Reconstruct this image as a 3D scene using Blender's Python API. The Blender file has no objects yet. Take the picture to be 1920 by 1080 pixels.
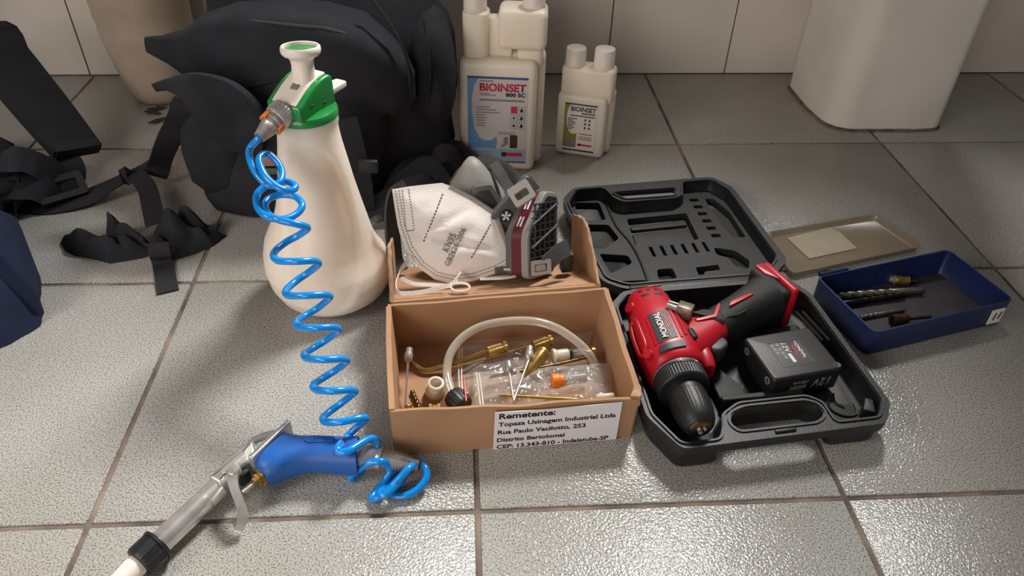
import bpy, bmesh, math, random
from mathutils import Vector, Matrix, noise
PI = math.pi
scene = bpy.context.scene
COL = scene.collection

# ---------------------------------------------------------------- camera
cam_d = bpy.data.cameras.new('camera')
cam_d.sensor_width = 36.0
cam_d.lens = 26.475
cam_d.clip_start = 0.01
cam = bpy.data.objects.new('camera', cam_d)
COL.objects.link(cam)
cam.matrix_world = (Matrix.Translation((-0.00455, -0.411775, 0.600145))
                    @ Matrix.Rotation(-0.0745, 4, 'Z') @ Matrix.Rotation(0.8896, 4, 'X') @ Matrix.Rotation(0.0278, 4, 'Z'))
scene.camera = cam

# ---------------------------------------------------------------- world, lights, exposure
world = bpy.data.worlds.new('world')
scene.world = world
world.use_nodes = True
bg = world.node_tree.nodes['Background']
bg.inputs[0].default_value = (1.0, 0.95, 0.89, 1)
bg.inputs[1].default_value = 0.09

def area_light(name, loc, target, sx, sy, power, col):
    d = bpy.data.lights.new(name, 'AREA')
    d.shape = 'RECTANGLE'; d.size = sx; d.size_y = sy; d.energy = power; d.color = col
    o = bpy.data.objects.new(name, d); COL.objects.link(o)
    o.location = loc
    o.rotation_euler = (Vector(target) - Vector(loc)).to_track_quat('-Z', 'Y').to_euler()
    return o
# daylight over the low back wall, plus added fill lights behind the camera and at left
area_light('window_light', (0.81, 1.50, 1.92), (0.05, 0.0, 0.0), 0.48, 0.55, 112.0, (1.0, 0.985, 0.955))
area_light('front_fill_light', (-0.75, -1.45, 0.60), (-0.05, 0.3, 0.10), 0.9, 1.0, 12.0, (1.0, 0.93, 0.87))  # added fill that brightens front faces, no source in view
area_light('left_fill_light', (-1.10, -0.40, 0.95), (-0.35, -0.05, 0.0), 0.5, 0.5, 8.0, (1.0, 0.92, 0.85))  # added fill that lifts the left floor

scene.view_settings.view_transform = 'Standard'
scene.view_settings.look = 'None'
scene.view_settings.gamma = 1.0
scene.view_settings.use_curve_mapping = False
scene.view_settings.exposure = 0.0

# ---------------------------------------------------------------- materials
def lin(c):
    c = c / 255.0
    return c / 12.92 if c <= 0.04045 else ((c + 0.055) / 1.055) ** 2.4
def rgb(c): return (lin(c[0]), lin(c[1]), lin(c[2]), 1)
MATS = {}
def mat(name, col, rough=0.5, metal=0.0, var=0.0, vscale=40.0, bump=0.0, bscale=300.0, spec=0.5, sss=0.0, trans=0.0, coat=0.0, col2=None):
    m = bpy.data.materials.new(name); m.use_nodes = True
    nt = m.node_tree; b = nt.nodes['Principled BSDF']
    b.inputs['Base Color'].default_value = rgb(col)
    b.inputs['Roughness'].default_value = rough
    b.inputs['Metallic'].default_value = metal
    b.inputs['Specular IOR Level'].default_value = spec
    if coat: b.inputs['Coat Weight'].default_value = coat
    if sss:
        b.inputs['Subsurface Weight'].default_value = sss
        b.inputs['Subsurface Radius'].default_value = (1, 0.9, 0.75)
        b.inputs['Subsurface Scale'].default_value = 0.05
    if trans: b.inputs['Transmission Weight'].default_value = trans
    if var or bump or col2:
        g = nt.nodes.new('ShaderNodeNewGeometry')
    if var or col2:
        n = nt.nodes.new('ShaderNodeTexNoise'); n.inputs['Scale'].default_value = vscale; n.inputs['Detail'].default_value = 5
        nt.links.new(g.outputs['Position'], n.inputs['Vector'])
        r = nt.nodes.new('ShaderNodeValToRGB')
        r.color_ramp.elements[0].position = 0.32; r.color_ramp.elements[1].position = 0.68
        c2 = col2 or tuple(max(0, x * (1 - var)) for x in col)
        r.color_ramp.elements[0].color = rgb(c2); r.color_ramp.elements[1].color = rgb(col)
        nt.links.new(n.outputs['Fac'], r.inputs['Fac']); nt.links.new(r.outputs['Color'], b.inputs['Base Color'])
    if bump:
        n2 = nt.nodes.new('ShaderNodeTexNoise'); n2.inputs['Scale'].default_value = bscale; n2.inputs['Detail'].default_value = 3
        nt.links.new(g.outputs['Position'], n2.inputs['Vector'])
        bp = nt.nodes.new('ShaderNodeBump'); bp.inputs['Strength'].default_value = bump; bp.inputs['Distance'].default_value = 0.002
        nt.links.new(n2.outputs['Fac'], bp.inputs['Height']); nt.links.new(bp.outputs['Normal'], b.inputs['Normal'])
    MATS[name] = m
    return m
def clear_mat(name, col, clear, rough=0.12, bump=0.0, bscale=120.0, edge=0.95):
    """thin clear plastic: part see-through, part glossy film"""
    m = bpy.data.materials.new(name); m.use_nodes = True
    nt = m.node_tree; b = nt.nodes['Principled BSDF']; out = nt.nodes['Material Output']
    b.inputs['Base Color'].default_value = rgb(col); b.inputs['Roughness'].default_value = rough
    b.inputs['Specular IOR Level'].default_value = 0.9
    t = nt.nodes.new('ShaderNodeBsdfTransparent'); t.inputs[0].default_value = (0.97, 0.96, 0.94, 1)
    mx = nt.nodes.new('ShaderNodeMixShader'); lw = nt.nodes.new('ShaderNodeLayerWeight'); lw.inputs['Blend'].default_value = 0.25
    mr = nt.nodes.new('ShaderNodeMapRange'); mr.inputs['To Min'].default_value = 1 - clear; mr.inputs['To Max'].default_value = edge
    nt.links.new(lw.outputs['Facing'], mr.inputs['Value']); nt.links.new(mr.outputs['Result'], mx.inputs['Fac'])
    nt.links.new(t.outputs[0], mx.inputs[1]); nt.links.new(b.outputs[0], mx.inputs[2]); nt.links.new(mx.outputs[0], out.inputs['Surface'])
    if bump:
        g = nt.nodes.new('ShaderNodeNewGeometry')
        n2 = nt.nodes.new('ShaderNodeTexNoise'); n2.inputs['Scale'].default_value = bscale; n2.inputs['Detail'].default_value = 2; n2.inputs['Distortion'].default_value = 1.5
        nt.links.new(g.outputs['Position'], n2.inputs['Vector'])
        bp = nt.nodes.new('ShaderNodeBump'); bp.inputs['Strength'].default_value = bump; bp.inputs['Distance'].default_value = 0.01
        nt.links.new(n2.outputs['Fac'], bp.inputs['Height']); nt.links.new(bp.outputs['Normal'], b.inputs['Normal']); nt.links.new(bp.outputs['Normal'], lw.inputs['Normal'])
    MATS[name] = m
    return m

def tile_mat():
    """glazed floor tile: pale grey with fine dark speckle and orange-peel relief"""
    m = bpy.data.materials.new('floor_tile'); m.use_nodes = True
    nt = m.node_tree; N = nt.nodes; L = nt.links; b = N['Principled BSDF']
    g = N.new('ShaderNodeNewGeometry')
    big = N.new('ShaderNodeTexNoise'); big.inputs['Scale'].default_value = 4; big.inputs['Detail'].default_value = 4
    sp = N.new('ShaderNodeTexNoise'); sp.inputs['Scale'].default_value = 640; sp.inputs['Detail'].default_value = 2.0; sp.inputs['Roughness'].default_value = 0.6
    for n in (big, sp): L.new(g.outputs['Position'], n.inputs['Vector'])
    r1 = N.new('ShaderNodeValToRGB'); r1.color_ramp.elements[0].position = 0.34; r1.color_ramp.elements[1].position = 0.52
    r1.color_ramp.elements[0].color = rgb((100, 99, 96)); r1.color_ramp.elements[1].color = rgb((183, 182, 178))
    L.new(sp.outputs['Fac'], r1.inputs['Fac'])
    r2 = N.new('ShaderNodeValToRGB'); r2.color_ramp.elements[0].position = 0.3; r2.color_ramp.elements[1].position = 0.7
    r2.color_ramp.elements[0].color = rgb((226, 222, 215)); r2.color_ramp.elements[1].color = (1, 1, 1, 1)
    L.new(big.outputs['Fac'], r2.inputs['Fac'])
    mx = N.new('ShaderNodeMix'); mx.data_type = 'RGBA'; mx.blend_type = 'MULTIPLY'; mx.inputs['Factor'].default_value = 1
    L.new(r1.outputs['Color'], mx.inputs[6]); L.new(r2.outputs['Color'], mx.inputs[7]); L.new(mx.outputs[2], b.inputs['Base Color'])
    b.inputs['Roughness'].default_value = 0.19
    b.inputs['Specular IOR Level'].default_value = 0.55
    n2 = N.new('ShaderNodeTexNoise'); n2.inputs['Scale'].default_value = 390; n2.inputs['Detail'].default_value = 1.0
    L.new(g.outputs['Position'], n2.inputs['Vector'])
    bp = N.new('ShaderNodeBump'); bp.inputs['Strength'].default_value = 0.52; bp.inputs['Distance'].default_value = 0.0016
    L.new(n2.outputs['Fac'], bp.inputs['Height']); L.new(bp.outputs['Normal'], b.inputs['Normal'])
    MATS['floor_tile'] = m
tile_mat()
mat('grout', (146, 128, 114), 0.9, col2=(72, 65, 60), vscale=18, bump=0.5, bscale=500)
mat('wall_tile', (232, 222, 212), 0.35, var=0.06, vscale=6, bump=0.05, bscale=30)
mat('wall_grout', (96, 82, 72), 0.9, var=0.3, vscale=60)
mat('pedestal', (226, 220, 210), 0.45, var=0.05, vscale=8)
mat('sealant', (120, 104, 90), 0.9, var=0.4, vscale=70)
mat('jug', (184, 166, 148), 0.5, sss=0.3, var=0.12, vscale=14)
mat('tank', (246, 232, 216), 0.38, sss=0.8, var=0.02, vscale=20)
mat('pump_white', (236, 224, 214), 0.35)
mat('green', (28, 132, 60), 0.28, coat=0.3)
mat('green_dark', (14, 70, 34), 0.5)
mat('hose', (8, 136, 222), 0.2, coat=0.4, sss=0.1)
mat('gun_blue', (28, 92, 172), 0.42, bump=0.1, bscale=900)
mat('steel', (224, 220, 214), 0.30, 0.75, var=0.1, vscale=80)
mat('dull_steel', (202, 194, 186), 0.38, 0.62, var=0.2, vscale=120)
mat('cast_metal', (206, 204, 200), 0.36, 0.7, var=0.1, vscale=100, bump=0.15, bscale=800)
mat('brass', (206, 170, 100), 0.3, 0.85, var=0.2, vscale=150)
mat('dark_brass', (128, 100, 66), 0.4, 1.0, var=0.3, vscale=200)
mat('orange', (246, 126, 40), 0.4, sss=0.1)
mat('black_plastic', (30, 31, 34), 0.46, var=0.15, vscale=60, bump=0.1, bscale=700)
mat('case_black', (33, 35, 38), 0.45, var=0.2, vscale=25, bump=0.2, bscale=900)
mat('case_insert', (44, 46, 48), 0.6, col2=(30, 32, 34), vscale=18, bump=0.25, bscale=700)
mat('rubber', (30, 31, 33), 0.6, var=0.2, vscale=80, bump=0.3, bscale=1200)
mat('drill_red', (184, 16, 36), 0.38, bump=0.06, bscale=900)
mat('drill_grey', (54, 54, 58), 0.5)
mat('cloth_black', (44, 45, 50), 0.85, var=0.2, vscale=30, bump=0.4, bscale=900, spec=0.25)
mat('web_black', (42, 42, 46), 0.75, bump=0.5, bscale=1400, spec=0.3)
mat('zip', (60, 60, 62), 0.5)
mat('navy', (30, 37, 60), 0.9, var=0.15, vscale=30, bump=0.4, bscale=900, spec=0.2)
mat('lining_blue', (38, 50, 100), 0.8)
mat('cardboard', (180, 138, 103), 0.85, var=0.08, vscale=14, bump=0.12, bscale=260)
mat('cardboard_edge', (196, 158, 122), 0.9, var=0.25, vscale=120)
mat('tape', (170, 134, 104), 0.25)
mat('paper', (232, 226, 228), 0.7)
mat('note', (190, 176, 154), 0.8, var=0.06, vscale=40)
mat('tag_pink', (150, 112, 100), 0.7)
mat('tag_green', (66, 92, 62), 0.7)
mat('ink', (34, 28, 30), 0.7)
mat('bottle_hdpe', (240, 226, 206), 0.42, sss=0.3)
mat('bottle_cap', (232, 220, 210), 0.45)
mat('lab_white', (198, 190, 190), 0.5)
mat('lab_blue', (96, 146, 190), 0.5)
mat('lab_pale', (150, 168, 190), 0.5)
mat('lab_dkblue', (40, 80, 130), 0.5)
mat('lab_red', (196, 44, 78), 0.5)
mat('lab_grey', (130, 124, 126), 0.5)
mat('lab_ink', (40, 38, 46), 0.5)
mat('lab_olive', (136, 134, 60), 0.5)
mat('lab_slate', (54, 70, 84), 0.5)
mat('mask_white', (240, 230, 222), 0.85, bump=0.25, bscale=500, sss=0.1)
mat('mask_seam', (136, 126, 118), 0.9)
mat('mask_ink', (104, 98, 94), 0.9)
mat('block_metal', (140, 130, 114), 0.4, 0.7, var=0.2, vscale=200)
mat('resp_grey', (140, 136, 130), 0.55)
mat('resp_mid', (88, 87, 86), 0.55)
mat('resp_dark', (44, 44, 46), 0.5)
mat('maroon', (92, 28, 44), 0.35)
mat('buckle', (158, 150, 143), 0.35)
mat('strap_grey', (66, 64, 62), 0.8, bump=0.5, bscale=900)
mat('print_white', (226, 222, 220), 0.5)
mat('print_grey', (120, 120, 122), 0.5)
mat('tray_blue', (20, 38, 88), 0.4, var=0.1, vscale=40)
mat('tray_floor', (64, 58, 66), 0.6, var=0.15, vscale=30)
mat('nylon', (214, 200, 176), 0.4, sss=0.2)
mat('red_zip', (204, 30, 52), 0.4)
mat('drill_bit', (168, 158, 146), 0.32, 0.85, var=0.3, vscale=200)
mat('black_bit', (40, 40, 44), 0.35, 0.8)
mat('rust', (104, 80, 62), 0.45, 0.8, var=0.3, vscale=200)
mat('leaf', (62, 46, 38), 0.9)
clear_mat('tube_clear', (216, 206, 190), 0.62, 0.12)
clear_mat('bag', (224, 220, 214), 0.90, 0.07, bump=0.5, bscale=34, edge=0.6)
clear_mat('lid_clear', (156, 140, 118), 0.5, 0.25)
clear_mat('connector_clear', (176, 172, 170), 0.5, 0.15)

# ---------------------------------------------------------------- geometry helpers (each returns (verts, faces))
class G:
    def __init__(self): self.v = []; self.f = []
    def add(self, vf, M=None):
        v, f = vf; o = len(self.v)
        self.v += [tuple(M @ Vector(p)) if M is not None else tuple(p) for p in v]
        self.f += [tuple(i + o for i in q) for q in f]
        return self
    def out(self): return self.v, self.f
def cat(*vfs):
    g = G()
    for x in vfs: g.add(x)
    return g.out()
def xf(vf, M): return G().add(vf, M).out()
def T(x, y, z): return Matrix.Translation((x, y, z))
def RZ(a): return Matrix.Rotation(a, 4, 'Z')
def RX(a): return Matrix.Rotation(a, 4, 'X')
def RY(a): return Matrix.Rotation(a, 4, 'Y')
def frame(o, x, y, z):
    m = Matrix.Identity(4)
    for i, c in enumerate((x, y, z)):
        c = Vector(c)
        for k in range(3): m[k][i] = c[k]
    for k in range(3): m[k][3] = o[k]
    return m
def along(a, b):
    """frame with +Z from a to b, origin a"""
    a = Vector(a); b = Vector(b); z = (b - a).normalized()
    h = Vector((0, 0, 1)) if abs(z.z) < 0.9 else Vector((1, 0, 0))
    x = h.cross(z).normalized(); y = z.cross(x)
    return frame(a, x, y, z)
def bm_out(bm):
    bm.verts.index_update()
    v = [tuple(x.co) for x in bm.verts]; f = [tuple(y.index for y in x.verts) for x in bm.faces]
    bm.free(); return v, f
def rbox(sx, sy, sz, r=0.0, seg=2, M=None):
    bm = bmesh.new(); bmesh.ops.create_cube(bm, size=1.0)
    for v in bm.verts: v.co = Vector((v.co.x * sx, v.co.y * sy, v.co.z * sz))
    if r: bmesh.ops.bevel(bm, geom=list(bm.edges), offset=min(r, 0.49 * min(sx, sy, sz)), segments=seg, profile=0.5, affect='EDGES')
    o = bm_out(bm)
    return xf(o, M) if M is not None else o
def boxat(x0, x1, y0, y1, z0, z1, r=0.0, seg=2):
    return rbox(x1 - x0, y1 - y0, z1 - z0, r, seg, T((x0 + x1) / 2, (y0 + y1) / 2, (z0 + z1) / 2))
def area2(P): return sum(P[i][0] * P[(i + 1) % len(P)][1] - P[(i + 1) % len(P)][0] * P[i][1] for i in range(len(P)))
def ccw(P): return list(P) if area2(P) > 0 else list(reversed(P))
def offset(P, d):
    """outward offset of a ccw polygon"""
    P = ccw(P); n = len(P); out = []
    for i in range(n):
        a = Vector(P[i - 1][:2]); b = Vector(P[i][:2]); c = Vector(P[(i + 1) % n][:2])
        e1 = (b - a).normalized(); e2 = (c - b).normalized()
        n1 = Vector((e1.y, -e1.x)); n2 = Vector((e2.y, -e2.x))
        k = max(0.35, 1 + n1.dot(n2))
        out.append(tuple(b + (n1 + n2) * (d / k)))
    return out
def fillet(P, r, n=4):
    P = ccw(P); N = len(P); out = []
    for i in range(N):
        a = Vector(P[i - 1][:2]); b = Vector(P[i][:2]); c = Vector(P[(i + 1) % N][:2])
        k = min(r, 0.45 * (a - b).length, 0.45 * (c - b).length)
        p = b + (a - b).normalized() * k; q = b + (c - b).normalized() * k
        for j in range(n + 1):
            t = j / n
            out.append(tuple((1 - t) ** 2 * p + 2 * t * (1 - t) * b + t * t * q))
    return out
def loft(rings, cap0=True, cap1=True, closed=True):
    n = len(rings[0]); v = [tuple(p) for r in rings for p in r]; f = []
    for i in range(len(rings) - 1):
        for j in range(n if closed else n - 1):
            k = (j + 1) % n
            f.append((i * n + j, i * n + k, (i + 1) * n + k, (i + 1) * n + j))
    if cap0: f.append(tuple(reversed(range(n))))
    if cap1: f.append(tuple((len(rings) - 1) * n + j for j in range(n)))
    return v, f
def ring(P, z): return [(p[0], p[1], z) for p in P]
def prism(P, z0, z1, r=0.0, seg=3):
    """polygon plate with rounded upper and lower edges"""
    P = ccw(P)
    if not r: return loft([ring(P, z0), ring(P, z1)])
    R = []
    for k in range(seg + 1):
        a = PI / 2 * k / seg; R.append(ring(offset(P, -r * (1 - math.sin(a))), z0 + r * (1 - math.cos(a))))
    for k in range(seg + 1):
        a = PI / 2 * (1 - k / seg); R.append(ring(offset(P, -r * (1 - math.sin(a))), z1 - r * (1 - math.cos(a))))
    return loft(R)
def plate(loops, z0, z1):
    """flat plate with holes: loops[0] is the outline"""
    bm = bmesh.new(); es = []
    for L in loops:
        vs = [bm.verts.new((p[0], p[1], z1)) for p in L]
        es += [bm.edges.new((vs[i], vs[(i + 1) % len(vs)])) for i in range(len(vs))]
    bmesh.ops.triangle_fill(bm, use_beauty=True, use_dissolve=False, edges=es)
    bmesh.ops.recalc_face_normals(bm, faces=list(bm.faces))
    v, f = bm_out(bm)
    # orient up
    nf = []
    for q in f:
        a, b, c = (Vector(v[i]) for i in q[:3])
        nf.append(q if (b - a).cross(c - a).z > 0 else tuple(reversed(q)))
    n = len(v); vv = v + [(p[0], p[1], z0) for p in v]
    ff = nf + [tuple(i + n for i in reversed(q)) for q in nf]
    o = 0
    for k, L in enumerate(loops):
        m = len(L); flip = (area2(L) > 0) != (k == 0)
        for i in range(m):
            j = (i + 1) % m; q = (o + i, n + o + i, n + o + j, o + j)
            ff.append(tuple(reversed(q)) if flip else q)
        o += m
    return vv, ff
def tub(P, wall, z0, zf, z1):
    """open tub: inner outline P, wall thickness outward"""
    P = ccw(P); O = offset(P, wall); O2 = offset(P, wall * 0.3)
    return loft([ring(O2, z0), ring(offset(P, wall * 0.8), z0 + 0.004), ring(O, z1), ring(P, z1), ring(offset(P, -0.002), zf + 0.002), ring(offset(P, -0.004), zf)])
def lathe(prof, n=32, M=None, cap=True, wob=None):
    R = []
    for r, z in prof:
        R.append([(r * (wob(2 * PI * j / n, z) if wob else 1) * math.cos(2 * PI * j / n), r * (wob(2 * PI * j / n, z) if wob else 1) * math.sin(2 * PI * j / n), z) for j in range(n)])
    o = loft(R, cap, cap)
    return xf(o, M) if M is not None else o
def spline(P, n=8):
    """catmull-rom through P"""
    P = [Vector(p) for p in P]; out = []
    for i in range(len(P) - 1):
        a = P[max(i - 1, 0)]; b = P[i]; c = P[i + 1]; d = P[min(i + 2, len(P) - 1)]
        for k in range(n):
            t = k / n
            out.append(0.5 * (2 * b + (c - a) * t + (2 * a - 5 * b + 4 * c - d) * t * t + (3 * b - a - 3 * c + d) * t ** 3))
    out.append(P[-1]); return out
def tube(path, r, n=10, cap=True):
    path = [Vector(p) for p in path]; m = len(path); R = []
    t0 = (path[1] - path[0]).normalized(); x = t0.orthogonal().normalized()
    for i in range(m):
        t = (path[min(i + 1, m - 1)] - path[max(i - 1, 0)]).normalized()
        x = (x - t * x.dot(t)).normalized(); y = t.cross(x)
        rr = r[i] if isinstance(r, (list, tuple)) else (r(i / (m - 1)) if callable(r) else r)
        R.append([tuple(path[i] + (x * math.cos(2 * PI * j / n) + y * math.sin(2 * PI * j / n)) * rr) for j in range(n)])
    return loft(R, cap, cap)
def ribbon(path, w, t, side=None, wd=None):
    """strap: path, width w along side vector(s), thickness t"""
    path = [Vector(p) for p in path]; m = len(path); R = []
    for i in range(m):
        tg = (path[min(i + 1, m - 1)] - path[max(i - 1, 0)]).normalized()
        s = Vector(side[i] if isinstance(side, list) else side)
        s = (s - tg * s.dot(tg)).normalized(); nn = tg.cross(s)
        ww = (wd(i / (m - 1)) if wd else w) / 2
        R.append([tuple(path[i] + s * ww + nn * t / 2), tuple(path[i] - s * ww + nn * t / 2), tuple(path[i] - s * ww - nn * t / 2), tuple(path[i] + s * ww - nn * t / 2)])
    return loft(R)
def sring(cx, cy, z, a, b, e=2.6, n=48, rot=0.0):
    """superellipse ring"""
    out = []
    for j in range(n):
        t = 2 * PI * j / n; c = math.cos(t); s = math.sin(t)
        x = a * math.copysign(abs(c) ** (2 / e), c); y = b * math.copysign(abs(s) ** (2 / e), s)
        out.append((cx + x * math.cos(rot) - y * math.sin(rot), cy + x * math.sin(rot) + y * math.cos(rot), z))
    return out
def crumple(vf, amp, sc, seed=0, zmin=None):
    v, f = vf; o = []
    for p in v:
        d = noise.noise_vector(Vector(p) * sc + Vector((seed, seed * 2.3, 0))) * amp + noise.noise_vector(Vector(p) * sc * 2.7 + Vector((seed, 5, 1))) * amp * 0.45
        q = Vector(p) + d
        if zmin is not None: q.z = max(q.z, zmin)
        o.append(tuple(q))
    return o, f
def smoothstep(a, b, x):
    t = min(1, max(0, (x - a) / (b - a))); return t * t * (3 - 2 * t)
def lerp_prof(P, z):
    if z <= P[0][0]: return P[0][1]
    for (a, ra), (b, rb) in zip(P, P[1:]):
        if z <= b: return ra + (rb - ra) * (z - a) / (b - a)
    return P[-1][1]

# ---------------------------------------------------------------- object helpers
def mk(name, vf, m, parent=None, sharp=40, label=None):
    me = bpy.data.meshes.new(name)
    me.from_pydata(vf[0], [], vf[1]); me.update()
    bm = bmesh.new(); bm.from_mesh(me)
    bmesh.ops.recalc_face_normals(bm, faces=list(bm.faces))
    bm.to_mesh(me); bm.free()
    for p in me.polygons: p.use_smooth = True
    me.set_sharp_from_angle(angle=math.radians(sharp))
    me.materials.append(MATS[m])
    o = bpy.data.objects.new(name, me); COL.objects.link(o)
    if parent is not None: attach(o, parent)
    if label: o['label'] = label
    return o
def attach(o, parent):
    o.parent = parent
    if parent.type == 'EMPTY': o.matrix_parent_inverse = Matrix.Translation(parent.location).inverted()
def thing(name, label, cat_, loc, group=None):
    e = bpy.data.objects.new(name, None); COL.objects.link(e)
    e.empty_display_size = 0.02
    e.location = loc; e['label'] = label; e['category'] = cat_
    if group: e['group'] = group
    return e
def tag(o, label, cat_, group=None):
    o['label'] = label; o['category'] = cat_
    if group: o['group'] = group
    return o
def struct(name, vf, m):
    o = mk(name, vf, m); o['kind'] = 'structure'; return o
def text(name, s, M, m, parent, width=None, height=None, bold=0.0, ext=0.00015, sx=1.0, italic=0.0, space=1.0, align='LEFT'):
    """lettering laid in the XY plane of M"""
    cu = bpy.data.curves.new(name, 'FONT'); cu.body = s; cu.size = 1.0; cu.offset = bold; cu.shear = italic; cu.space_character = space
    cu.resolution_u = 3
    o = bpy.data.objects.new(name, cu); COL.objects.link(o)
    dg = bpy.context.evaluated_depsgraph_get()
    me = bpy.data.meshes.new_from_object(o.evaluated_get(dg)); bpy.data.objects.remove(o); bpy.data.curves.remove(cu)
    xs = [v.co.x for v in me.vertices]; ys = [v.co.y for v in me.vertices]
    w = max(xs) - min(xs); h = 0.72
    kx = width / w if width else None; ky = height / h if height else None
    if kx is None: kx = ky * sx
    if ky is None: ky = kx / sx
    x0 = min(xs)
    bm = bmesh.new(); bm.from_mesh(me)
    r = bmesh.ops.extrude_face_region(bm, geom=list(bm.faces))
    for e in r['geom']:
        if isinstance(e, bmesh.types.BMVert): e.co.z += 1
    for v in bm.verts: v.co = M @ Vector(((v.co.x - x0) * kx, v.co.y * ky, v.co.z * ext))
    bmesh.ops.recalc_face_normals(bm, faces=list(bm.faces))
    bm.to_mesh(me); bm.free()
    me.materials.clear(); me.materials.append(MATS[m]); me.name = name
    ob = bpy.data.objects.new(name, me); COL.objects.link(ob); attach(ob, parent)
    return ob

# ================================================================ SETTING
WALL_Y = 0.9885
floor = struct('floor', boxat(-1.4, 1.4, -0.7, 1.0, -0.02, -0.0018), 'grout')
ft_a = rbox(0.3448, 0.3448, 0.007, 0.0013, 2); ft_b = rbox(0.3448, 0.2845, 0.007, 0.0013, 2)
me_a = me_b = None
rnd = random.Random(4)
for j in range(-2, 3):
    for i in range(-4, 4):
        cut = j == 2
        src = me_b if cut else me_a
        if src is None:
            o = mk('floor_tile', ft_b if cut else ft_a, 'floor_tile', floor); src = o.data
            if cut: me_b = src
            else: me_a = src
        else:
            o = bpy.data.objects.new('floor_tile', src); COL.objects.link(o); attach(o, floor)
        o.location = (i * 0.35 + 0.175, (0.7 + 0.1435) if cut else j * 0.35 + 0.175, -0.0035)
wall = struct('wall_back', boxat(-1.4, 1.4, WALL_Y + 0.001, WALL_Y + 0.08, -0.02, 1.06), 'wall_grout')
xs = [-1.4, -1.2, -0.9547, -0.709, -0.4633, -0.2175, 0.0283, 0.274, 0.509, 0.744, 0.979, 1.214, 1.4]
for a, b in zip(xs, xs[1:]):
    for z0, z1 in ((0.0, 0.352), (0.3545, 0.705), (0.7075, 1.06)):
        mk('wall_tile', boxat(a + 0.0011, b - 0.0011, WALL_Y - 0.0006, WALL_Y + 0.004, z0 + 0.0005, z1, 0.0005, 1), 'wall_tile', wall)

# ================================================================ WHITE PEDESTAL (right, by the wall)
ped = thing('white_pillar', 'smooth white rounded pillar standing by the wall with a grimy joint at its foot', 'pillar', (0.72, 0.84, 0))
PP = fillet([(0.617, 0.835), (0.626, 0.765), (0.652, 0.742), (0.760, 0.738), (0.822, 0.741), (0.836, 0.780), (0.836, 0.93), (0.617, 0.93)], 0.016, 5)
mk('column', loft([ring(offset(PP, 0.0), 0.002), ring(PP, 0.6), ring(PP, 1.2), ring(PP, 1.8)]), 'pedestal', ped)
mk('sealant', crumple(loft([ring(offset(PP, 0.0035), 0.0), ring(offset(PP, 0.0035), 0.0015), ring(offset(PP, 0.0005), 0.0045)]), 0.0012, 60, 3, 0), 'sealant', ped)

# ================================================================ WHITE JUG (back left, behind the backpack)
jug = thing('plastic_jug', 'cream white plastic jug standing against the wall behind the backpack', 'jug', (-0.545, 0.9, 0))
jp = [(0.044, 0.0), (0.052, 0.004), (0.057, 0.014), (0.061, 0.03), (0.066, 0.06), (0.071, 0.09), (0.0755, 0.12), (0.0765, 0.128), (0.0755, 0.134), (0.077, 0.15), (0.078, 0.20), (0.074, 0.235), (0.058, 0.262), (0.036, 0.275), (0.026, 0.28), (0.026, 0.292)]
mk('body', lathe(jp, 48, T(-0.545, 0.902, 0)), 'jug', jug, sharp=60)
mk('cap', lathe([(0.029, 0.289), (0.030, 0.292), (0.030, 0.308), (0.027, 0.311)], 36, T(-0.545, 0.902, 0), wob=lambda t, z: 1 + 0.015 * math.cos(18 * t)), 'bottle_cap', jug)

# ================================================================ BACKPACK
bp = thing('backpack', 'large black fabric backpack slumped open against the wall behind the spray bottle', 'backpack', (-0.2, 0.65, 0))
def soft(rings, amp=0.006, sc=14, seed=1, zmin=0.001):
    return crumple(loft(rings), amp, sc, seed, zmin)
# main compartment
R = []
for z, cx, cy, a, b in [(0.0, -0.195, 0.67, 0.150, 0.115), (0.01, -0.195, 0.67, 0.163, 0.128), (0.04, -0.195, 0.67, 0.170, 0.135), (0.08, -0.196, 0.672, 0.171, 0.136), (0.12, -0.195, 0.675, 0.170, 0.136),
                        (0.16, -0.195, 0.68, 0.168, 0.135), (0.20, -0.197, 0.685, 0.164, 0.131), (0.235, -0.2, 0.69, 0.155, 0.125), (0.265, -0.205, 0.70, 0.146, 0.117), (0.295, -0.21, 0.71, 0.140, 0.105), (0.325, -0.215, 0.715, 0.130, 0.090), (0.345, -0.215, 0.72, 0.110, 0.07), (0.355, -0.215, 0.72, 0.08, 0.045)]:
    R.append(sring(cx, cy, z, a, b, 3.2, 64))
mk('main_body', soft(R, 0.008, 12, 2), 'cloth_black', bp, 80)
# rounded side lobe on the right
R = []
for z, a, b in [(0.085, 0.012, 0.05), (0.10, 0.028, 0.075), (0.13, 0.034, 0.085), (0.17, 0.036, 0.088), (0.20, 0.034, 0.085), (0.225, 0.028, 0.075), (0.24, 0.018, 0.055), (0.245, 0.008, 0.03)]:
    R.append(sring(-0.052, 0.645, z, a, b, 2.6, 40))
mk('side_pocket', soft(R, 0.004, 16, 5), 'cloth_black', bp, 80)
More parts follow.
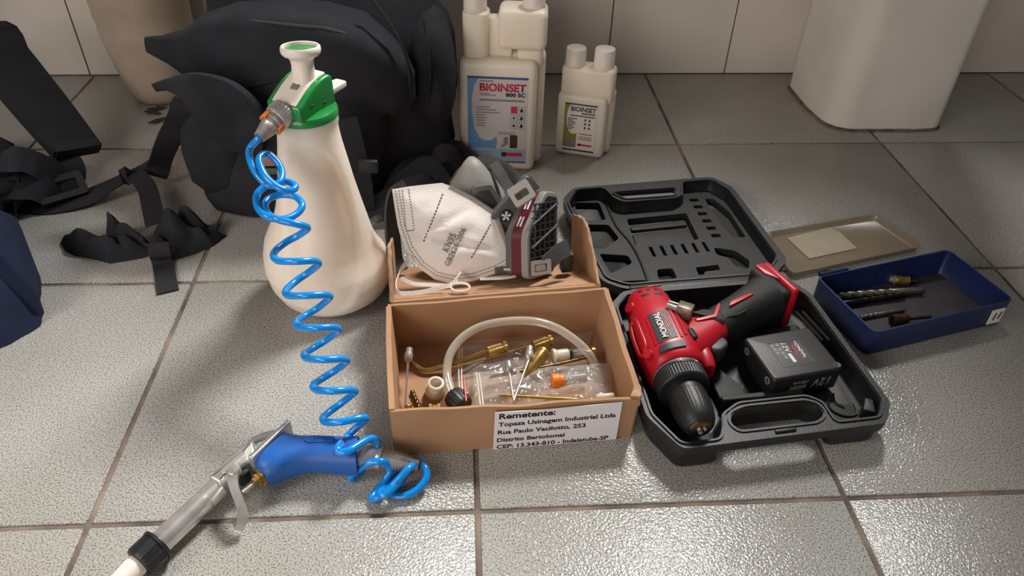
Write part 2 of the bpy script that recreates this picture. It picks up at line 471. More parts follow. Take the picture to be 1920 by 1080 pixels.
# upper front pocket with its pointed left corner
R = []
prof = [(-0.405, 0.228, 0.010, 0.006), (-0.385, 0.222, 0.019, 0.012), (-0.36, 0.214, 0.032, 0.022), (-0.33, 0.212, 0.048, 0.034), (-0.29, 0.212, 0.060, 0.044), (-0.24, 0.212, 0.064, 0.052), (-0.18, 0.208, 0.062, 0.056), (-0.13, 0.198, 0.058, 0.054), (-0.10, 0.185, 0.050, 0.046), (-0.08, 0.175, 0.036, 0.032), (-0.07, 0.17, 0.018, 0.014)]
for x, zc, hz, hy in prof:
    r = []
    for q in sring(0, 0, 0, hy, hz, 3.6, 40): r.append((x, 0.565 - abs(x + 0.2) * 0.06 + q[0], zc + q[1]))
    R.append(r)
fp = mk('front_pocket', soft(R, 0.005, 16, 8), 'cloth_black', bp, 80)
mk('zipper', tube(spline([(-0.3155, 0.5450, 0.2641), (-0.2847, 0.5320, 0.2667), (-0.2445, 0.5230, 0.2661), (-0.2059, 0.5200, 0.2632), (-0.1677, 0.5200, 0.2587), (-0.1245, 0.5250, 0.2400), (-0.0971, 0.5300, 0.2115), (-0.0880, 0.5400, 0.1840)], 6), 0.0022, 6), 'zip', fp)
mk('piping', tube(spline([(-0.3640, 0.5400, 0.2008), (-0.3102, 0.5120, 0.1863), (-0.2416, 0.5120, 0.1968), (-0.1877, 0.5150, 0.2024), (-0.1343, 0.5200, 0.2037), (-0.0920, 0.5300, 0.1884)], 6), 0.0016, 6), 'cloth_black', fp)
lq = Vector((-0.2295, 0.5450, 0.2636))
mk('lining', crumple(loft([sring(lq.x, lq.y + 0.012, lq.z - 0.02, 0.030, 0.022, 2.2, 28), sring(lq.x, lq.y + 0.012, lq.z - 0.004, 0.029, 0.020, 2.2, 28), sring(lq.x, lq.y + 0.016, lq.z + 0.008, 0.018, 0.012, 2.2, 28)]), 0.003, 30, 3), 'lining_blue', bp, 80, label='dark blue lining showing at the open zipper')
mk('zipper', tube(spline([(-0.1223, 0.5550, 0.2894), (-0.0985, 0.5400, 0.2615), (-0.0803, 0.5300, 0.2277), (-0.0762, 0.5320, 0.1875), (-0.0814, 0.5400, 0.1343)], 6), 0.0026, 6), 'cloth_black', bp)
mk('zipper', tube(spline([(-0.0554, 0.5700, 0.2509), (-0.0509, 0.5550, 0.2213), (-0.0508, 0.5530, 0.1782), (-0.0573, 0.5600, 0.1363)], 6), 0.0022, 6), 'cloth_black', bp)
# lower front pocket
R = []
for z, cx, a, cy, b in [(0.0, -0.255, 0.105, 0.545, 0.050), (0.008, -0.252, 0.118, 0.545, 0.060), (0.03, -0.248, 0.126, 0.543, 0.064), (0.07, -0.245, 0.124, 0.543, 0.064), (0.11, -0.24, 0.128, 0.548, 0.062), (0.145, -0.235, 0.128, 0.556, 0.058), (0.17, -0.23, 0.120, 0.565, 0.05), (0.182, -0.23, 0.10, 0.572, 0.035)]:
    R.append(sring(cx, cy, z, a, b, 2.9, 56))
mk('lower_pocket', soft(R, 0.006, 14, 11), 'cloth_black', bp, 80)
# flap of the left side pouch
P0 = spline([(-0.3942, 0.5000, 0.1969), (-0.3701, 0.4880, 0.2091), (-0.3424, 0.4780, 0.2194), (-0.3149, 0.4700, 0.2208), (-0.2875, 0.4660, 0.2123), (-0.2675, 0.4660, 0.1916), (-0.2559, 0.4720, 0.1592)], 5)
P1 = spline([(-0.3932, 0.5050, 0.1848), (-0.3695, 0.4950, 0.1892), (-0.3536, 0.4900, 0.1743), (-0.3470, 0.4860, 0.1364), (-0.3311, 0.4820, 0.1193), (-0.3049, 0.4800, 0.1123), (-0.2722, 0.4820, 0.1070)], 5)
R = []
n_ = len(P0)
for k in range(9):
    t = k / 8
    R.append([tuple(P0[i].lerp(P1[i], t) + Vector((0, -0.018 * math.sin(PI * t) * math.sin(PI * min(1, i / n_ * 1.3)), 0))) for i in range(n_)])
Rb = [[(q[0] + 0.004, q[1] + 0.012, q[2] - 0.003) for q in r] for r in R]
g = G(); g.add(loft(R, False, False, False)); g.add(loft(Rb, False, False, False))
for k in range(8):
    for i in (0, n_ - 1):
        o = 9 * n_; a = k * n_ + i; g.f.append((a, a + n_, o + a + n_, o + a))
for i in range(n_ - 1):
    o = 9 * n_
    g.f.append((i, i + 1, o + i + 1, o + i)); a = 8 * n_ + i; g.f.append((a, a + 1, o + a + 1, o + a))
mk('side_flap', g.out(), 'cloth_black', bp, 60)
R = []
for z, cx, a, cy, b in [(0.03, -0.335, 0.03, 0.53, 0.03), (0.06, -0.34, 0.042, 0.525, 0.042), (0.10, -0.338, 0.045, 0.522, 0.045), (0.14, -0.335, 0.046, 0.522, 0.045), (0.17, -0.33, 0.044, 0.525, 0.040), (0.185, -0.325, 0.03, 0.53, 0.026)]:
    R.append(sring(cx, cy, z, a, b, 2.5, 36))
mk('side_pouch', soft(R, 0.004, 16, 14), 'cloth_black', bp, 80)
mk('webbing_strap', ribbon(spline([(-0.3482, 0.4830, 0.1833), (-0.3531, 0.4780, 0.1736), (-0.3740, 0.4880, 0.1431), (-0.4003, 0.5050, 0.1074), (-0.4455, 0.5734, 0.0450), (-0.4613, 0.5786, 0.0200)], 6), 0.034, 0.0016, (1, 0.25, 0.15)), 'web_black', bp, 60)
mk('webbing_strap', ribbon(spline([(-0.1549, 0.4780, 0.1600), (-0.1504, 0.4720, 0.1345), (-0.1457, 0.4680, 0.0977), (-0.1434, 0.4670, 0.0657), (-0.1443, 0.4680, 0.0295)], 6), 0.026, 0.0018, (1, 0.05, 0.1)), 'web_black', bp, 60)
mk('buckle', xf(rbox(0.026, 0.008, 0.018, 0.002), T(*(-0.1319, 0.4580, 0.1017))), 'black_plastic', bp)
tg = mk('sewn_tag', xf(rbox(0.022, 0.003, 0.014, 0.001), T(*(-0.2626, 0.4740, 0.1019))), 'tag_pink', bp)
mk('tag_stripe', xf(rbox(0.018, 0.003, 0.009, 0.001), T(*(-0.2616, 0.4730, 0.0873))), 'tag_green', tg)
# bunched straps on the floor at the right foot of the bag
rr = random.Random(3)
for k in range(5):
    x0, y0 = -0.095 + 0.011 * k, 0.495 + 0.022 * k
    pts = [(x0 - 0.05, y0 - 0.02, 0.02), (x0 - 0.02, y0 - 0.015, 0.035 + 0.012 * (k % 3)), (x0 + 0.02, y0 + 0.01, 0.05 + 0.01 * (k % 2)), (x0 + 0.045, y0 + 0.02, 0.03), (x0 + 0.05, y0 - 0.005, 0.006), (x0 + 0.02, y0 - 0.04, 0.003)]
    pts = [(a + rr.uniform(-.008, .008), b + rr.uniform(-.008, .008), c) for a, b, c in pts]
    mk('webbing_strap', ribbon(spline(pts, 5), 0.026, 0.002, (0.2, 0.6, 0.7)), 'web_black', bp, 60)

# ================================================================ SHOULDER HARNESS (left edge)
hs = thing('shoulder_harness', 'black padded shoulder harness with buckle and webbing lying at the left edge', 'harness', (-0.66, 0.66, 0))
pc = spline([(-0.5812, 0.6220, 0.0378), (-0.6020, 0.6420, 0.0538), (-0.6263, 0.6620, 0.0779), (-0.6579, 0.6860, 0.1137), (-0.6893, 0.7100, 0.1490), (-0.7212, 0.7350, 0.1835), (-0.86, 0.74, 0.20), (-0.92, 0.70, 0.12), (-0.95, 0.68, 0.02)], 6)
pd = mk('shoulder_pad', ribbon(pc, 0.074, 0.014, (0.80, 0.42, -0.42), wd=lambda t: 0.072 + 0.008 * min(1, t * 2.2)), 'cloth_black', hs, 60)
mk('pad_hem', ribbon([pc[0] + (pc[0] - pc[1]) * 0.6, pc[0], pc[1], pc[3]], 0.066, 0.018, (0.80, 0.42, -0.42)), 'web_black', hs, 60)
mk('webbing_strap', ribbon(spline([(-0.600, 0.612, 0.036), (-0.588, 0.600, 0.026), (-0.586, 0.585, 0.014), (-0.60, 0.565, 0.009), (-0.63, 0.555, 0.012)], 6), 0.038, 0.002, (0.85, 0.4, -0.2)), 'web_black', hs, 60)
bk = mk('buckle', plate([fillet([(-0.032, -0.02), (0.032, -0.02), (0.032, 0.02), (-0.032, 0.02)], 0.006), list(reversed(fillet([(-0.022, -0.010), (0.022, -0.010), (0.022, 0.010), (-0.022, 0.010)], 0.003)))], 0, 0.006), 'black_plastic', hs)
bk.matrix_basis = T(*(-0.5805, 0.5441, 0.0200)) @ RZ(0.6) @ RX(0.5)
bk2 = mk('buckle', rbox(0.05, 0.034, 0.012, 0.004, 2), 'black_plastic', hs)
bk2.matrix_basis = T(*(-0.6167, 0.5429, 0.0300)) @ RZ(-0.5) @ RX(0.3)
mk('waist_webbing', ribbon(spline([(-0.7023, 0.5482, 0.0040), (-0.6507, 0.5316, 0.0040), (-0.6023, 0.5207, 0.0040), (-0.5611, 0.5292, 0.0060), (-0.5283, 0.5459, 0.0120), (-0.5007, 0.5603, 0.0260), (-0.4824, 0.5647, 0.0320), (-0.4547, 0.5294, 0.0300), (-0.4325, 0.4802, 0.0320), (-0.4117, 0.4317, 0.0340)], 7), 0.026, 0.0018, [(0.1, 1, 0.25)] * 36 + [(1, 0.25, 0.1)] * 28), 'web_black', hs, 60)
mk('strap_end', ribbon(spline([(-0.5566, 0.5386, 0.0080), (-0.5242, 0.5662, 0.0120), (-0.4922, 0.5915, 0.0200), (-0.4729, 0.6003, 0.0300)], 7), 0.024, 0.0018, (0.25, 1, 0.2)), 'web_black', hs, 60)
# heap of folded webbing at the frame's left edge
for k, pts in enumerate([[(-0.6945, 0.5611, 0.0200), (-0.6292, 0.5315, 0.0600), (-0.6092, 0.5425, 0.0500), (-0.6013, 0.5591, 0.0200), (-0.6141, 0.5367, 0.0100)], [(-0.6722, 0.5394, 0.0500), (-0.6244, 0.5224, 0.0800), (-0.6011, 0.5324, 0.0700), (-0.5890, 0.5506, 0.0450), (-0.5908, 0.5516, 0.0200)], [(-0.6721, 0.5200, 0.0100), (-0.6250, 0.5126, 0.0400), (-0.5999, 0.5244, 0.0350), (-0.5921, 0.5352, 0.0080)], [(-0.6809, 0.5322, 0.0200), (-0.6337, 0.5172, 0.0500), (-0.6209, 0.5190, 0.0300), (-0.6357, 0.5157, 0.0060)]]):
    mk('folded_webbing', crumple(ribbon(spline(pts, 6), 0.036, 0.003, (0.3, 0.8, 0.5)), 0.004, 40, k), 'cloth_black', hs, 60)
R = []
for z, a, b in [(0.0, 0.06, 0.05), (0.02, 0.07, 0.06), (0.05, 0.066, 0.055), (0.075, 0.045, 0.04), (0.085, 0.02, 0.02)]:
    R.append(sring(-0.735, 0.60, z, a, b, 2.4, 32))
mk('folded_pad', soft(R, 0.01, 22, 4), 'cloth_black', hs, 70)

# ================================================================ BLACK CLOTH with a webbing tail
def heap(outline, zc, seed, amp, rings=11, centre=None, fall=0.8):
    P = ccw(outline); P = [tuple(q) for q in (Vector((a[0], a[1], 0)).lerp(Vector((b[0], b[1], 0)), t) for a, b in zip(P, P[1:] + P[:1]) for t in (0, .25, .5, .75))]
    c = Vector(centre) if centre else Vector((sum(q[0] for q in P) / len(P), sum(q[1] for q in P) / len(P), 0))
    R = []
    for k in range(rings + 1):
        t = k / rings; r = []
        for q in P:
            d = Vector((q[0], q[1], 0)).lerp(c, t * 0.97)
            z = zc * (math.sin(PI / 2 * min(1, t * 1.15)) ** fall)
            nz = noise.noise(Vector((d.x, d.y, 0)) * 38 + Vector((seed, 0, 0)))
            nz2 = abs(noise.noise(Vector((d.x * 1.0, d.y * 2.0, 0)) * 30 + Vector((seed, 7, 0))))
            z = z * (0.45 + 1.1 * nz2) + amp * nz * (t > 0) if t > 0 else 0.0008
            r.append((d.x, d.y, max(0.0008, z)))
        R.append(r)
    return loft(R, True, True)
cl = thing('black_cloth', 'crumpled black cloth knotted round a webbing strap on the floor tiles', 'cloth', (-0.43, 0.42, 0))
mk('cloth_lobe', heap([(-0.5472, 0.4386, 0.0060), (-0.5157, 0.4281, 0.0060), (-0.4935, 0.4365, 0.0100), (-0.4758, 0.4540, 0.0200), (-0.4719, 0.4692, 0.0200), (-0.4507, 0.4559, 0.0200), (-0.4365, 0.4330, 0.0200), (-0.4148, 0.4251, 0.0200), (-0.4102, 0.4136, 0.0040), (-0.4312, 0.4005, 0.0020), (-0.4665, 0.3911, 0.0020), (-0.4800, 0.3972, 0.0020), (-0.5170, 0.4099, 0.0020), (-0.5321, 0.4193, 0.0040)], 0.046, 3, 0.011), 'cloth_black', cl, 32)
mk('cloth_lobe', heap([(-0.4211, 0.4277, 0.0200), (-0.4091, 0.4449, 0.0250), (-0.3974, 0.4692, 0.0300), (-0.3793, 0.4597, 0.0300), (-0.3664, 0.4771, 0.0200), (-0.3513, 0.4591, 0.0100), (-0.3314, 0.4507, 0.0040), (-0.3437, 0.4266, 0.0020), (-0.3635, 0.4091, 0.0020), (-0.3871, 0.3957, 0.0020), (-0.4144, 0.3965, 0.0020), (-0.4314, 0.4201, 0.0040)], 0.05, 9, 0.011), 'cloth_black', cl, 32)
mk('webbing_tail', ribbon(spline([(-0.3956, 0.3880, 0.0350), (-0.3952, 0.3822, 0.0200), (-0.3991, 0.3900, 0.0040), (-0.3871, 0.3609, 0.0020), (-0.3747, 0.3296, 0.0020)], 5), 0.025, 0.002, (1, 0.2, 0)), 'web_black', cl, 60)

# ================================================================ NAVY GARMENT (left edge)
R = []
base = [(-0.5734, 0.3928, 0.0750), (-0.5538, 0.3870, 0.0700), (-0.5250, 0.3403, 0.0600), (-0.5032, 0.2940, 0.0400), (-0.5039, 0.2797, 0.0100), (-0.5046, 0.2700, 0.0020), (-0.5168, 0.2540, 0.0020), (-0.5318, 0.2350, 0.0020), (-0.60, 0.20, .002), (-0.72, 0.22, .01), (-0.78, 0.35, .03), (-0.74, 0.48, .06)]
sp_ = spline(base + [base[0]], 5)[:-1]
cen = Vector((-0.64, 0.36, 0.10))
for k in range(8):
    t = k / 7; R.append([tuple(Vector(q).lerp(cen, t * 0.9) + Vector((0, 0, 0.035 * math.sin(PI * t)))) for q in sp_])
R.insert(0, [(q[0] - 0.006, q[1] + 0.002, 0.0008) for q in sp_])
mk_n = mk('navy_garment', crumple(loft(R), 0.005, 18, 7, 0.0008), 'navy', None, 70)
tag(mk_n, 'folded navy blue fabric garment cut off by the left edge of the picture', 'garment')

# ================================================================ debris near the backpack
for i, (q, a) in enumerate([((-0.5420, 0.8365, 0.0040), 0.2), ((-0.5457, 0.8221, 0.0040), -0.4), ((-0.5260, 0.7896, 0.0040), 0.5)]):
    o = mk('dry_leaf', crumple(prism(fillet([(-0.016, 0), (-0.004, -0.006), (0.014, -0.003), (0.018, 0.003), (0.0, 0.006)], 0.003, 3), 0, 0.0015), 0.0025, 60, i), 'leaf', None, 60)
    o.location = (q[0], q[1], 0.003); o.rotation_euler = (0, 0, a)
    tag(o, ['curled brown scrap nearest the wall beside the backpack', 'small brown scrap between two others beside the backpack', 'brown scrap nearest the hanging backpack strap'][i], 'leaf', 'brown scraps beside the backpack')

# ================================================================ PUMP SPRAY BOTTLE
SX, SY = -0.172, 0.329
sp = thing('pump_sprayer', 'white plastic pump spray bottle with green head and white plunger', 'spray bottle', (SX, SY, 0))
left = [(0, .050), (.004, .056), (.015, .066), (.03, .0725), (.05, .0755), (.068, .074), (.085, .0695), (.103, .0605), (.117, .0535), (.129, .0495), (.15, .0435), (.17, .0400), (.188, .0375), (.205, .0345), (.219, .0325), (.228, .0322), (.231, .0335), (.240, .0335)]
right = [(0, .050), (.004, .056), (.015, .0675), (.028, .0730), (.042, .0725), (.0535, .0690), (.064, .0630), (.074, .0585), (.09, .0545), (.1053, .0515), (.13, .0465), (.157, .0415), (.175, .0388), (.191, .0362), (.205, .034), (.219, .0325), (.228, .0322), (.231, .0335), (.240, .0335)]
def tank_rings():
    R = []; n = 96; zs = sorted(set([z for z, _ in left] + [z for z, _ in right] + [i * 0.004 for i in range(1, 58)]))
    fr = math.atan2(-0.74, 0.10)
    for z in zs:
        r_ = []
        for j in range(n):
            t = 2 * PI * j / n
            k = 0.5 + 0.5 * math.cos(t); k = smoothstep(0.1, 0.9, k)
            r = lerp_prof(left, z) * (1 - k) + lerp_prof(right, z) * k
            d = (t - fr + PI) % (2 * PI) - PI
            e = ((d * r) / 0.046) ** 2 + ((z - 0.118) / 0.098) ** 2
            r -= 0.0042 * (1 - smoothstep(0.88, 1.05, e))
            r_.append((SX + r * math.cos(t), SY + r * math.sin(t), z))
        R.append(r_)
    return R
mk('tank', loft(tank_rings()), 'tank', sp, 60)
mk('collar', lathe([(.0315, .236), (.0345, .2395), (.0345, .2445), (.033, .247), (.022, .2485)], 64, T(SX, SY, 0)), 'green', sp)
# housing: long axis h points to the coupling
hx, hy = -0.50, -0.866
HF = frame((SX, SY, 0.2455), (hx, hy, 0), (-hy, hx, 0), (0, 0, 1))          # local X = toward coupling, Y = left side of that
side = [(0.031, 0.0), (0.031, 0.016), (0.024, 0.0195), (0.012, 0.026), (0.0, 0.031), (-0.012, 0.0335), (-0.021, 0.0335), (-0.025, 0.031), (-0.026, 0.024), (-0.026, 0.0)]
def sidewall(y0, y1, r): return xf(prism(fillet(side, 0.004, 3), y0, y1, r), HF @ frame((0, 0, 0), (1, 0, 0), (0, 0, 1), (0, -1, 0)))
mk('head_housing', sidewall(-0.0215, 0.0215, 0.003), 'green', sp)
top = [(0.0285, 0.0177), (0.012, 0.0272), (0.0, 0.0322), (-0.012, 0.0348), (-0.0215, 0.0348), (-0.0215, 0.030), (-0.012, 0.030), (0.0, 0.027), (0.012, 0.022), (0.0275, 0.013)]
hp = mk('head_plate', xf(prism(top, -0.0155, 0.0155, 0.0012, 2), HF @ frame((0, 0, 0), (1, 0, 0), (0, 0, 1), (0, -1, 0))), 'pump_white', sp)
mk('pressure_window', xf(rbox(0.011, 0.009, 0.0016, 0.0006), HF @ T(0.0085, 0.0015, 0.0290) @ RY(0.5)), 'print_grey', hp)
mk('vent_slot', xf(rbox(0.004, 0.0012, 0.0035, 0.0004), HF @ T(0.012, 0.0217, 0.012)), 'green_dark', sp)
mk('vent_slot', xf(rbox(0.005, 0.0012, 0.003, 0.0004), HF @ T(-0.008, 0.0217, 0.008)), 'green_dark', sp)
mk('lever', xf(prism(fillet([(-0.022, -0.002), (-0.052, 0.004), (-0.052, 0.018), (-0.022, 0.018)], 0.003), 0.008, 0.0145, 0.0015), HF), 'pump_white', sp)
PT = T(SX + 0.004, SY + 0.002, 0.268) @ RX(-0.13) @ T(0, 0, -0.268)
mk('plunger', lathe([(.0125, .270), (.0125, .276), (.0118, .283), (.0112, .291), (.0116, .2955), (.0138, .299), (.0178, .3008), (.0196, .303), (.0202, .306), (.0198, .309), (.0186, .3102), (.0174, .3098), (.0170, .3060)], 48, PT), 'pump_white', sp, 50)
mk('plunger_cap', lathe([(.0171, .3050), (.0168, .3066), (.012, .3062), (.0001, .3060)], 40, PT, cap=False), 'green', sp)
# quick coupling
ca, cb = Vector((SX, SY, 0.2555)) + Vector((hx, hy, 0)) * 0.030, None
cb = Vector((-0.2083, 0.2736, 0.2410))
cdir = (cb - ca).normalized(); CL = (cb - ca).length
CM = along(ca, cb)
qc = mk('hose_coupling', lathe([(.0100, -0.004), (.0125, -0.002), (.0125, CL * .30), (.0112, CL * .33), (.0112, CL * .45), (.0100, CL * .47), (.0100, CL * .58), (.0092, CL * .60), (.0080, CL * .75), (.0062, CL * .95), (.0058, CL), (.0044, CL), (.0044, CL * .9)], 40, CM), 'dull_steel', sp)
mk('knurled_ring', lathe([(.0128, 0.0), (.0132, 0.001), (.0132, CL * .27), (.0128, CL * .29)], 60, CM, wob=lambda t, z: 1 + 0.02 * (1 if int(t / (2 * PI) * 60 + 0.5) % 2 else -1)), 'steel', qc)
vw = (Vector((-0.0046, -0.4118, 0.6)) - ca).normalized(); sw = cdir.cross(vw).normalized(); a_s = math.atan2(sw.dot(Vector(CM.col[1][:3])), sw.dot(Vector(CM.col[0][:3])))
for a0 in (a_s - 0.75, a_s + PI - 0.35):
    v = []
    for (r, z) in ((.0108, CL * .36), (.0126, CL * .37), (.0126, CL * .56), (.0108, CL * .57)):
        v.append([tuple(CM @ Vector((r * math.cos(a0 + 1.2 * k / 8), r * math.sin(a0 + 1.2 * k / 8), z))) for k in range(9)])
    n9 = 9; vs = [q for r in v for q in r]; fs = []
    for i in range(4):
        for j in range(8):
            k = (i + 1) % 4; fs.append((i * 9 + j, i * 9 + j + 1, k * 9 + j + 1, k * 9 + j))
    fs += [(0, 9, 18, 27), (8, 35, 26, 17)]
    mk('orange_sleeve', (vs, fs), 'orange', qc)

# ================================================================ BLUE COILED HOSE
hp_ = [tuple(cb - cdir * 0.008), tuple(cb + cdir * 0.001), (-0.2182, 0.2722, 0.2312), (-0.2191, 0.2648, 0.2270), (-0.2146, 0.2534, 0.2190), (-0.2061, 0.2429, 0.2118), (-0.1972, 0.2381, 0.2073), (-0.1890, 0.2440, 0.2073), (-0.1880, 0.2561, 0.2105), (-0.1929, 0.2659, 0.2170), (-0.2030, 0.2710, 0.2246), (-0.2086, 0.2597, 0.2249), (-0.2031, 0.2454, 0.2169), (-0.1926, 0.2353, 0.2102), (-0.1828, 0.2331, 0.2053), (-0.1764, 0.2401, 0.2009), (-0.1748, 0.2464, 0.2014), (-0.1831, 0.2532, 0.2023), (-0.1947, 0.2521, 0.2013), (-0.2051, 0.2484, 0.2005), (-0.2122, 0.2378, 0.1960), (-0.2087, 0.2232, 0.1905), (-0.1972, 0.2117, 0.1879), (-0.1829, 0.2118, 0.1852), (-0.1725, 0.2224, 0.1842), (-0.1682, 0.2338, 0.1867), (-0.1754, 0.2451, 0.1891), (-0.1886, 0.2489, 0.1900), (-0.2002, 0.2435, 0.1904), (-0.2042, 0.2311, 0.1897), (-0.1984, 0.2175, 0.1878), (-0.1870, 0.2080, 0.1871), (-0.1701, 0.2065, 0.1829), (-0.1615, 0.2121, 0.1745)]
hp_ += [(-0.1729, 0.2168, 0.1624), (-0.1859, 0.2115, 0.1574), (-0.1937, 0.1943, 0.1576), (-0.1880, 0.1807, 0.1586), (-0.1679, 0.1732, 0.1625), (-0.1535, 0.1799, 0.1578), (-0.1508, 0.1856, 0.1495),
        (-0.1635, 0.1908, 0.1352), (-0.1755, 0.1848, 0.1294), (-0.1819, 0.1669, 0.1318), (-0.1764, 0.1557, 0.1349), (-0.1581, 0.1492, 0.1398), (-0.1420, 0.1555, 0.1348), (-0.1398, 0.1614, 0.1266),
        (-0.1528, 0.1654, 0.1111), (-0.1647, 0.1602, 0.1062), (-0.1713, 0.1444, 0.1106), (-0.1660, 0.1335, 0.1140), (-0.1483, 0.1265, 0.1184), (-0.1338, 0.1326, 0.1132), (-0.1310, 0.1381, 0.1046),
        (-0.1443, 0.1422, 0.0892), (-0.1567, 0.1367, 0.0840), (-0.1634, 0.1218, 0.0892), (-0.1582, 0.1116, 0.0933), (-0.1412, 0.1048, 0.0979), (-0.1261, 0.1106, 0.0924), (-0.1232, 0.1162, 0.0840),
        (-0.1355, 0.1186, 0.0697), (-0.1473, 0.1135, 0.0649), (-0.1546, 0.1001, 0.0687), (-0.1499, 0.0912, 0.0713), (-0.1330, 0.0847, 0.0762), (-0.1189, 0.0906, 0.0708), (-0.1155, 0.0946, 0.0635),
        (-0.1273, 0.0953, 0.0504), (-0.1385, 0.0896, 0.0450), (-0.1453, 0.0775, 0.0474), (-0.1414, 0.0700, 0.0499), (-0.1260, 0.0657, 0.0541), (-0.1098, 0.0712, 0.0524), (-0.1049, 0.0760, 0.0459),
        (-0.1149, 0.0739, 0.0357), (-0.1247, 0.0655, 0.0305)]
hp_ += [(-0.1271, 0.0420, 0.0460), (-0.1249, 0.0364, 0.0460), (-0.1158, 0.0377, 0.0470), (-0.1056, 0.0491, 0.0440), (-0.0982, 0.0565, 0.0400), (-0.0933, 0.0568, 0.0340), (-0.0958, 0.0538, 0.0260), (-0.1032, 0.0538, 0.0120), (-0.1113, 0.0460, 0.0045), (-0.1186, 0.0376, 0.0045), (-0.1184, 0.0372, 0.0100), (-0.1107, 0.0381, 0.0180), (-0.1005, 0.0389, 0.0260), (-0.0904, 0.0388, 0.0280), (-0.0839, 0.0398, 0.0240), (-0.0819, 0.0385, 0.0160), (-0.0856, 0.0329, 0.0090), (-0.0933, 0.0244, 0.0045), (-0.0976, 0.0163, 0.0045), (-0.0947, 0.0128, 0.0060), (-0.0851, 0.0151, 0.0120), (-0.0736, 0.0218, 0.0200), (-0.0638, 0.0301, 0.0260), (-0.0597, 0.0407, 0.0200), (-0.0645, 0.0515, 0.0080), (-0.0727, 0.0461, 0.0040), (-0.0839, 0.0304, 0.0040), (-0.0901, 0.0152, 0.0105), (-0.0846, 0.0113, 0.0140), (-0.0737, 0.0209, 0.0180), (-0.0671, 0.0330, 0.0160), (-0.0714, 0.0299, 0.0090), (-0.0788, 0.0220, 0.0045), (-0.0759, 0.0166, 0.0045), (-0.0644, 0.0162, 0.0060), (-0.0541, 0.0213, 0.0090), (-0.0477, 0.0290, 0.0130), (-0.0477, 0.0365, 0.0160), (-0.0525, 0.0434, 0.0170), (-0.0566, 0.0448, 0.0170), (-0.0617, 0.0469, 0.0170)]
ho = mk('coiled_hose', tube(spline(hp_, 6), 0.0036, 10), 'hose', None, 80)
tag(ho, 'bright blue coiled air hose running from the spray bottle down to the spray gun', 'hose')

# ================================================================ SPRAY GUN (blue handle)
gn = thing('spray_gun', 'metal spray gun with blue handle and trigger lying on the floor', 'spray gun', (-0.2, 0.03, 0))
hr = []
for (ax, ay), (bx, by), hz, e in [((-0.2044, 0.0369), (-0.1785, 0.0735), 0.0165, 3.2), ((-0.2000, 0.0300), (-0.1740, 0.0728), 0.0170, 2.8), ((-0.1915, 0.0245), (-0.1660, 0.0722), 0.0170, 2.5), ((-0.1800, 0.0315), (-0.1570, 0.0716), 0.0168, 2.4), ((-0.1660, 0.0375), (-0.1480, 0.0707), 0.0165, 2.4), ((-0.1500, 0.0380), (-0.1380, 0.0695), 0.0165, 2.4), ((-0.1320, 0.0355), (-0.1270, 0.0683), 0.0168, 2.5), ((-0.1175, 0.0330), (-0.1165, 0.0676), 0.0175, 2.6), ((-0.1115, 0.0325), (-0.1120, 0.0674), 0.0178, 2.6)]:
    c = Vector(((ax + bx) / 2, (ay + by) / 2, 0.0225)); u = Vector((ax - bx, ay - by, 0)) / 2
    hr.append([tuple(c + u * q[0] + Vector((0, 0, q[1]))) for q in sring(0, 0, 0, 1, hz, e, 36)])
hd = mk('handle', loft(hr), 'gun_blue', gn, 60)
mk('grip_panel', prism(fillet([(-0.162, 0.058), (-0.158, 0.0625), (-0.133, 0.0605), (-0.133, 0.0545), (-0.158, 0.0545)], 0.002), 0.0392, 0.0402, 0.0003), 'gun_blue', hd)
fl = [(-0.1772, 0.0800), (-0.1810, 0.0830), (-0.2095, 0.0388), (-0.2045, 0.0362)]
mk('flange', prism(fillet(fl, 0.001), 0.005, 0.0415, 0.0015), 'cast_metal', gn)
mk('hanging_loop', cat(tube(spline([(-0.1795, 0.0805, 0.025), (-0.190, 0.0790, 0.026), (-0.203, 0.0752, 0.026), (-0.2125, 0.0705, 0.025), (-0.2175, 0.0640, 0.024)], 5), 0.0036, 8), tube([(-0.2145, 0.0650, 0.024), (-0.2075, 0.0540, 0.023)], 0.004, 8), tube([(-0.206, 0.0570, 0.024), (-0.1925, 0.0640, 0.024)], 0.0035, 8)), 'cast_metal', gn)
BP_ = fillet([(-0.2440, 0.0255), (-0.2350, 0.0420), (-0.2190, 0.0650), (-0.2120, 0.0668), (-0.2060, 0.0530), (-0.2095, 0.0425), (-0.2190, 0.0355), (-0.2310, 0.0170)], 0.003)
bd = mk('body', prism(BP_, 0.007, 0.031, 0.004), 'cast_metal', gn)
mk('body_recess', prism(fillet([(-0.2350, 0.0300), (-0.2200, 0.0530), (-0.2130, 0.0500), (-0.2270, 0.0280)], 0.003), 0.0305, 0.0318, 0.0005), 'cast_metal', bd)
b0, b1 = Vector((-0.2360, 0.0235, 0.0185)), Vector((-0.2735, -0.0325, 0.0165))
BL = (b1 - b0).length
mk('barrel', lathe([(.0085, 0), (.0105, .001), (.0105, .016), (.0098, .0165), (.0098, .0175), (.0106, .018), (.0106, BL + .004)], 40, along(b0, b1)), 'steel', gn)
bu = (b1 - b0).normalized()
mk('ribbed_nut', lathe([(.0125, 0), (.0155, .001), (.0155, .0035), (.0142, .004), (.0142, .019), (.0128, .0215), (.0100, .0225)], 72, along(b1 - bu * 0.001, b1 + bu * 0.02), wob=lambda t, z: 1 + (0.045 if math.cos(12 * t) > 0.55 and z > 0.0037 else 0)), 'black_plastic', gn, 30)
n0 = b1 + bu * 0.021
mk('nozzle', lathe([(.0098, 0), (.0098, .006), (.0088, .016), (.0085, .03), (.006, .034)], 32, along(n0, n0 + bu)), 'bottle_cap', gn)
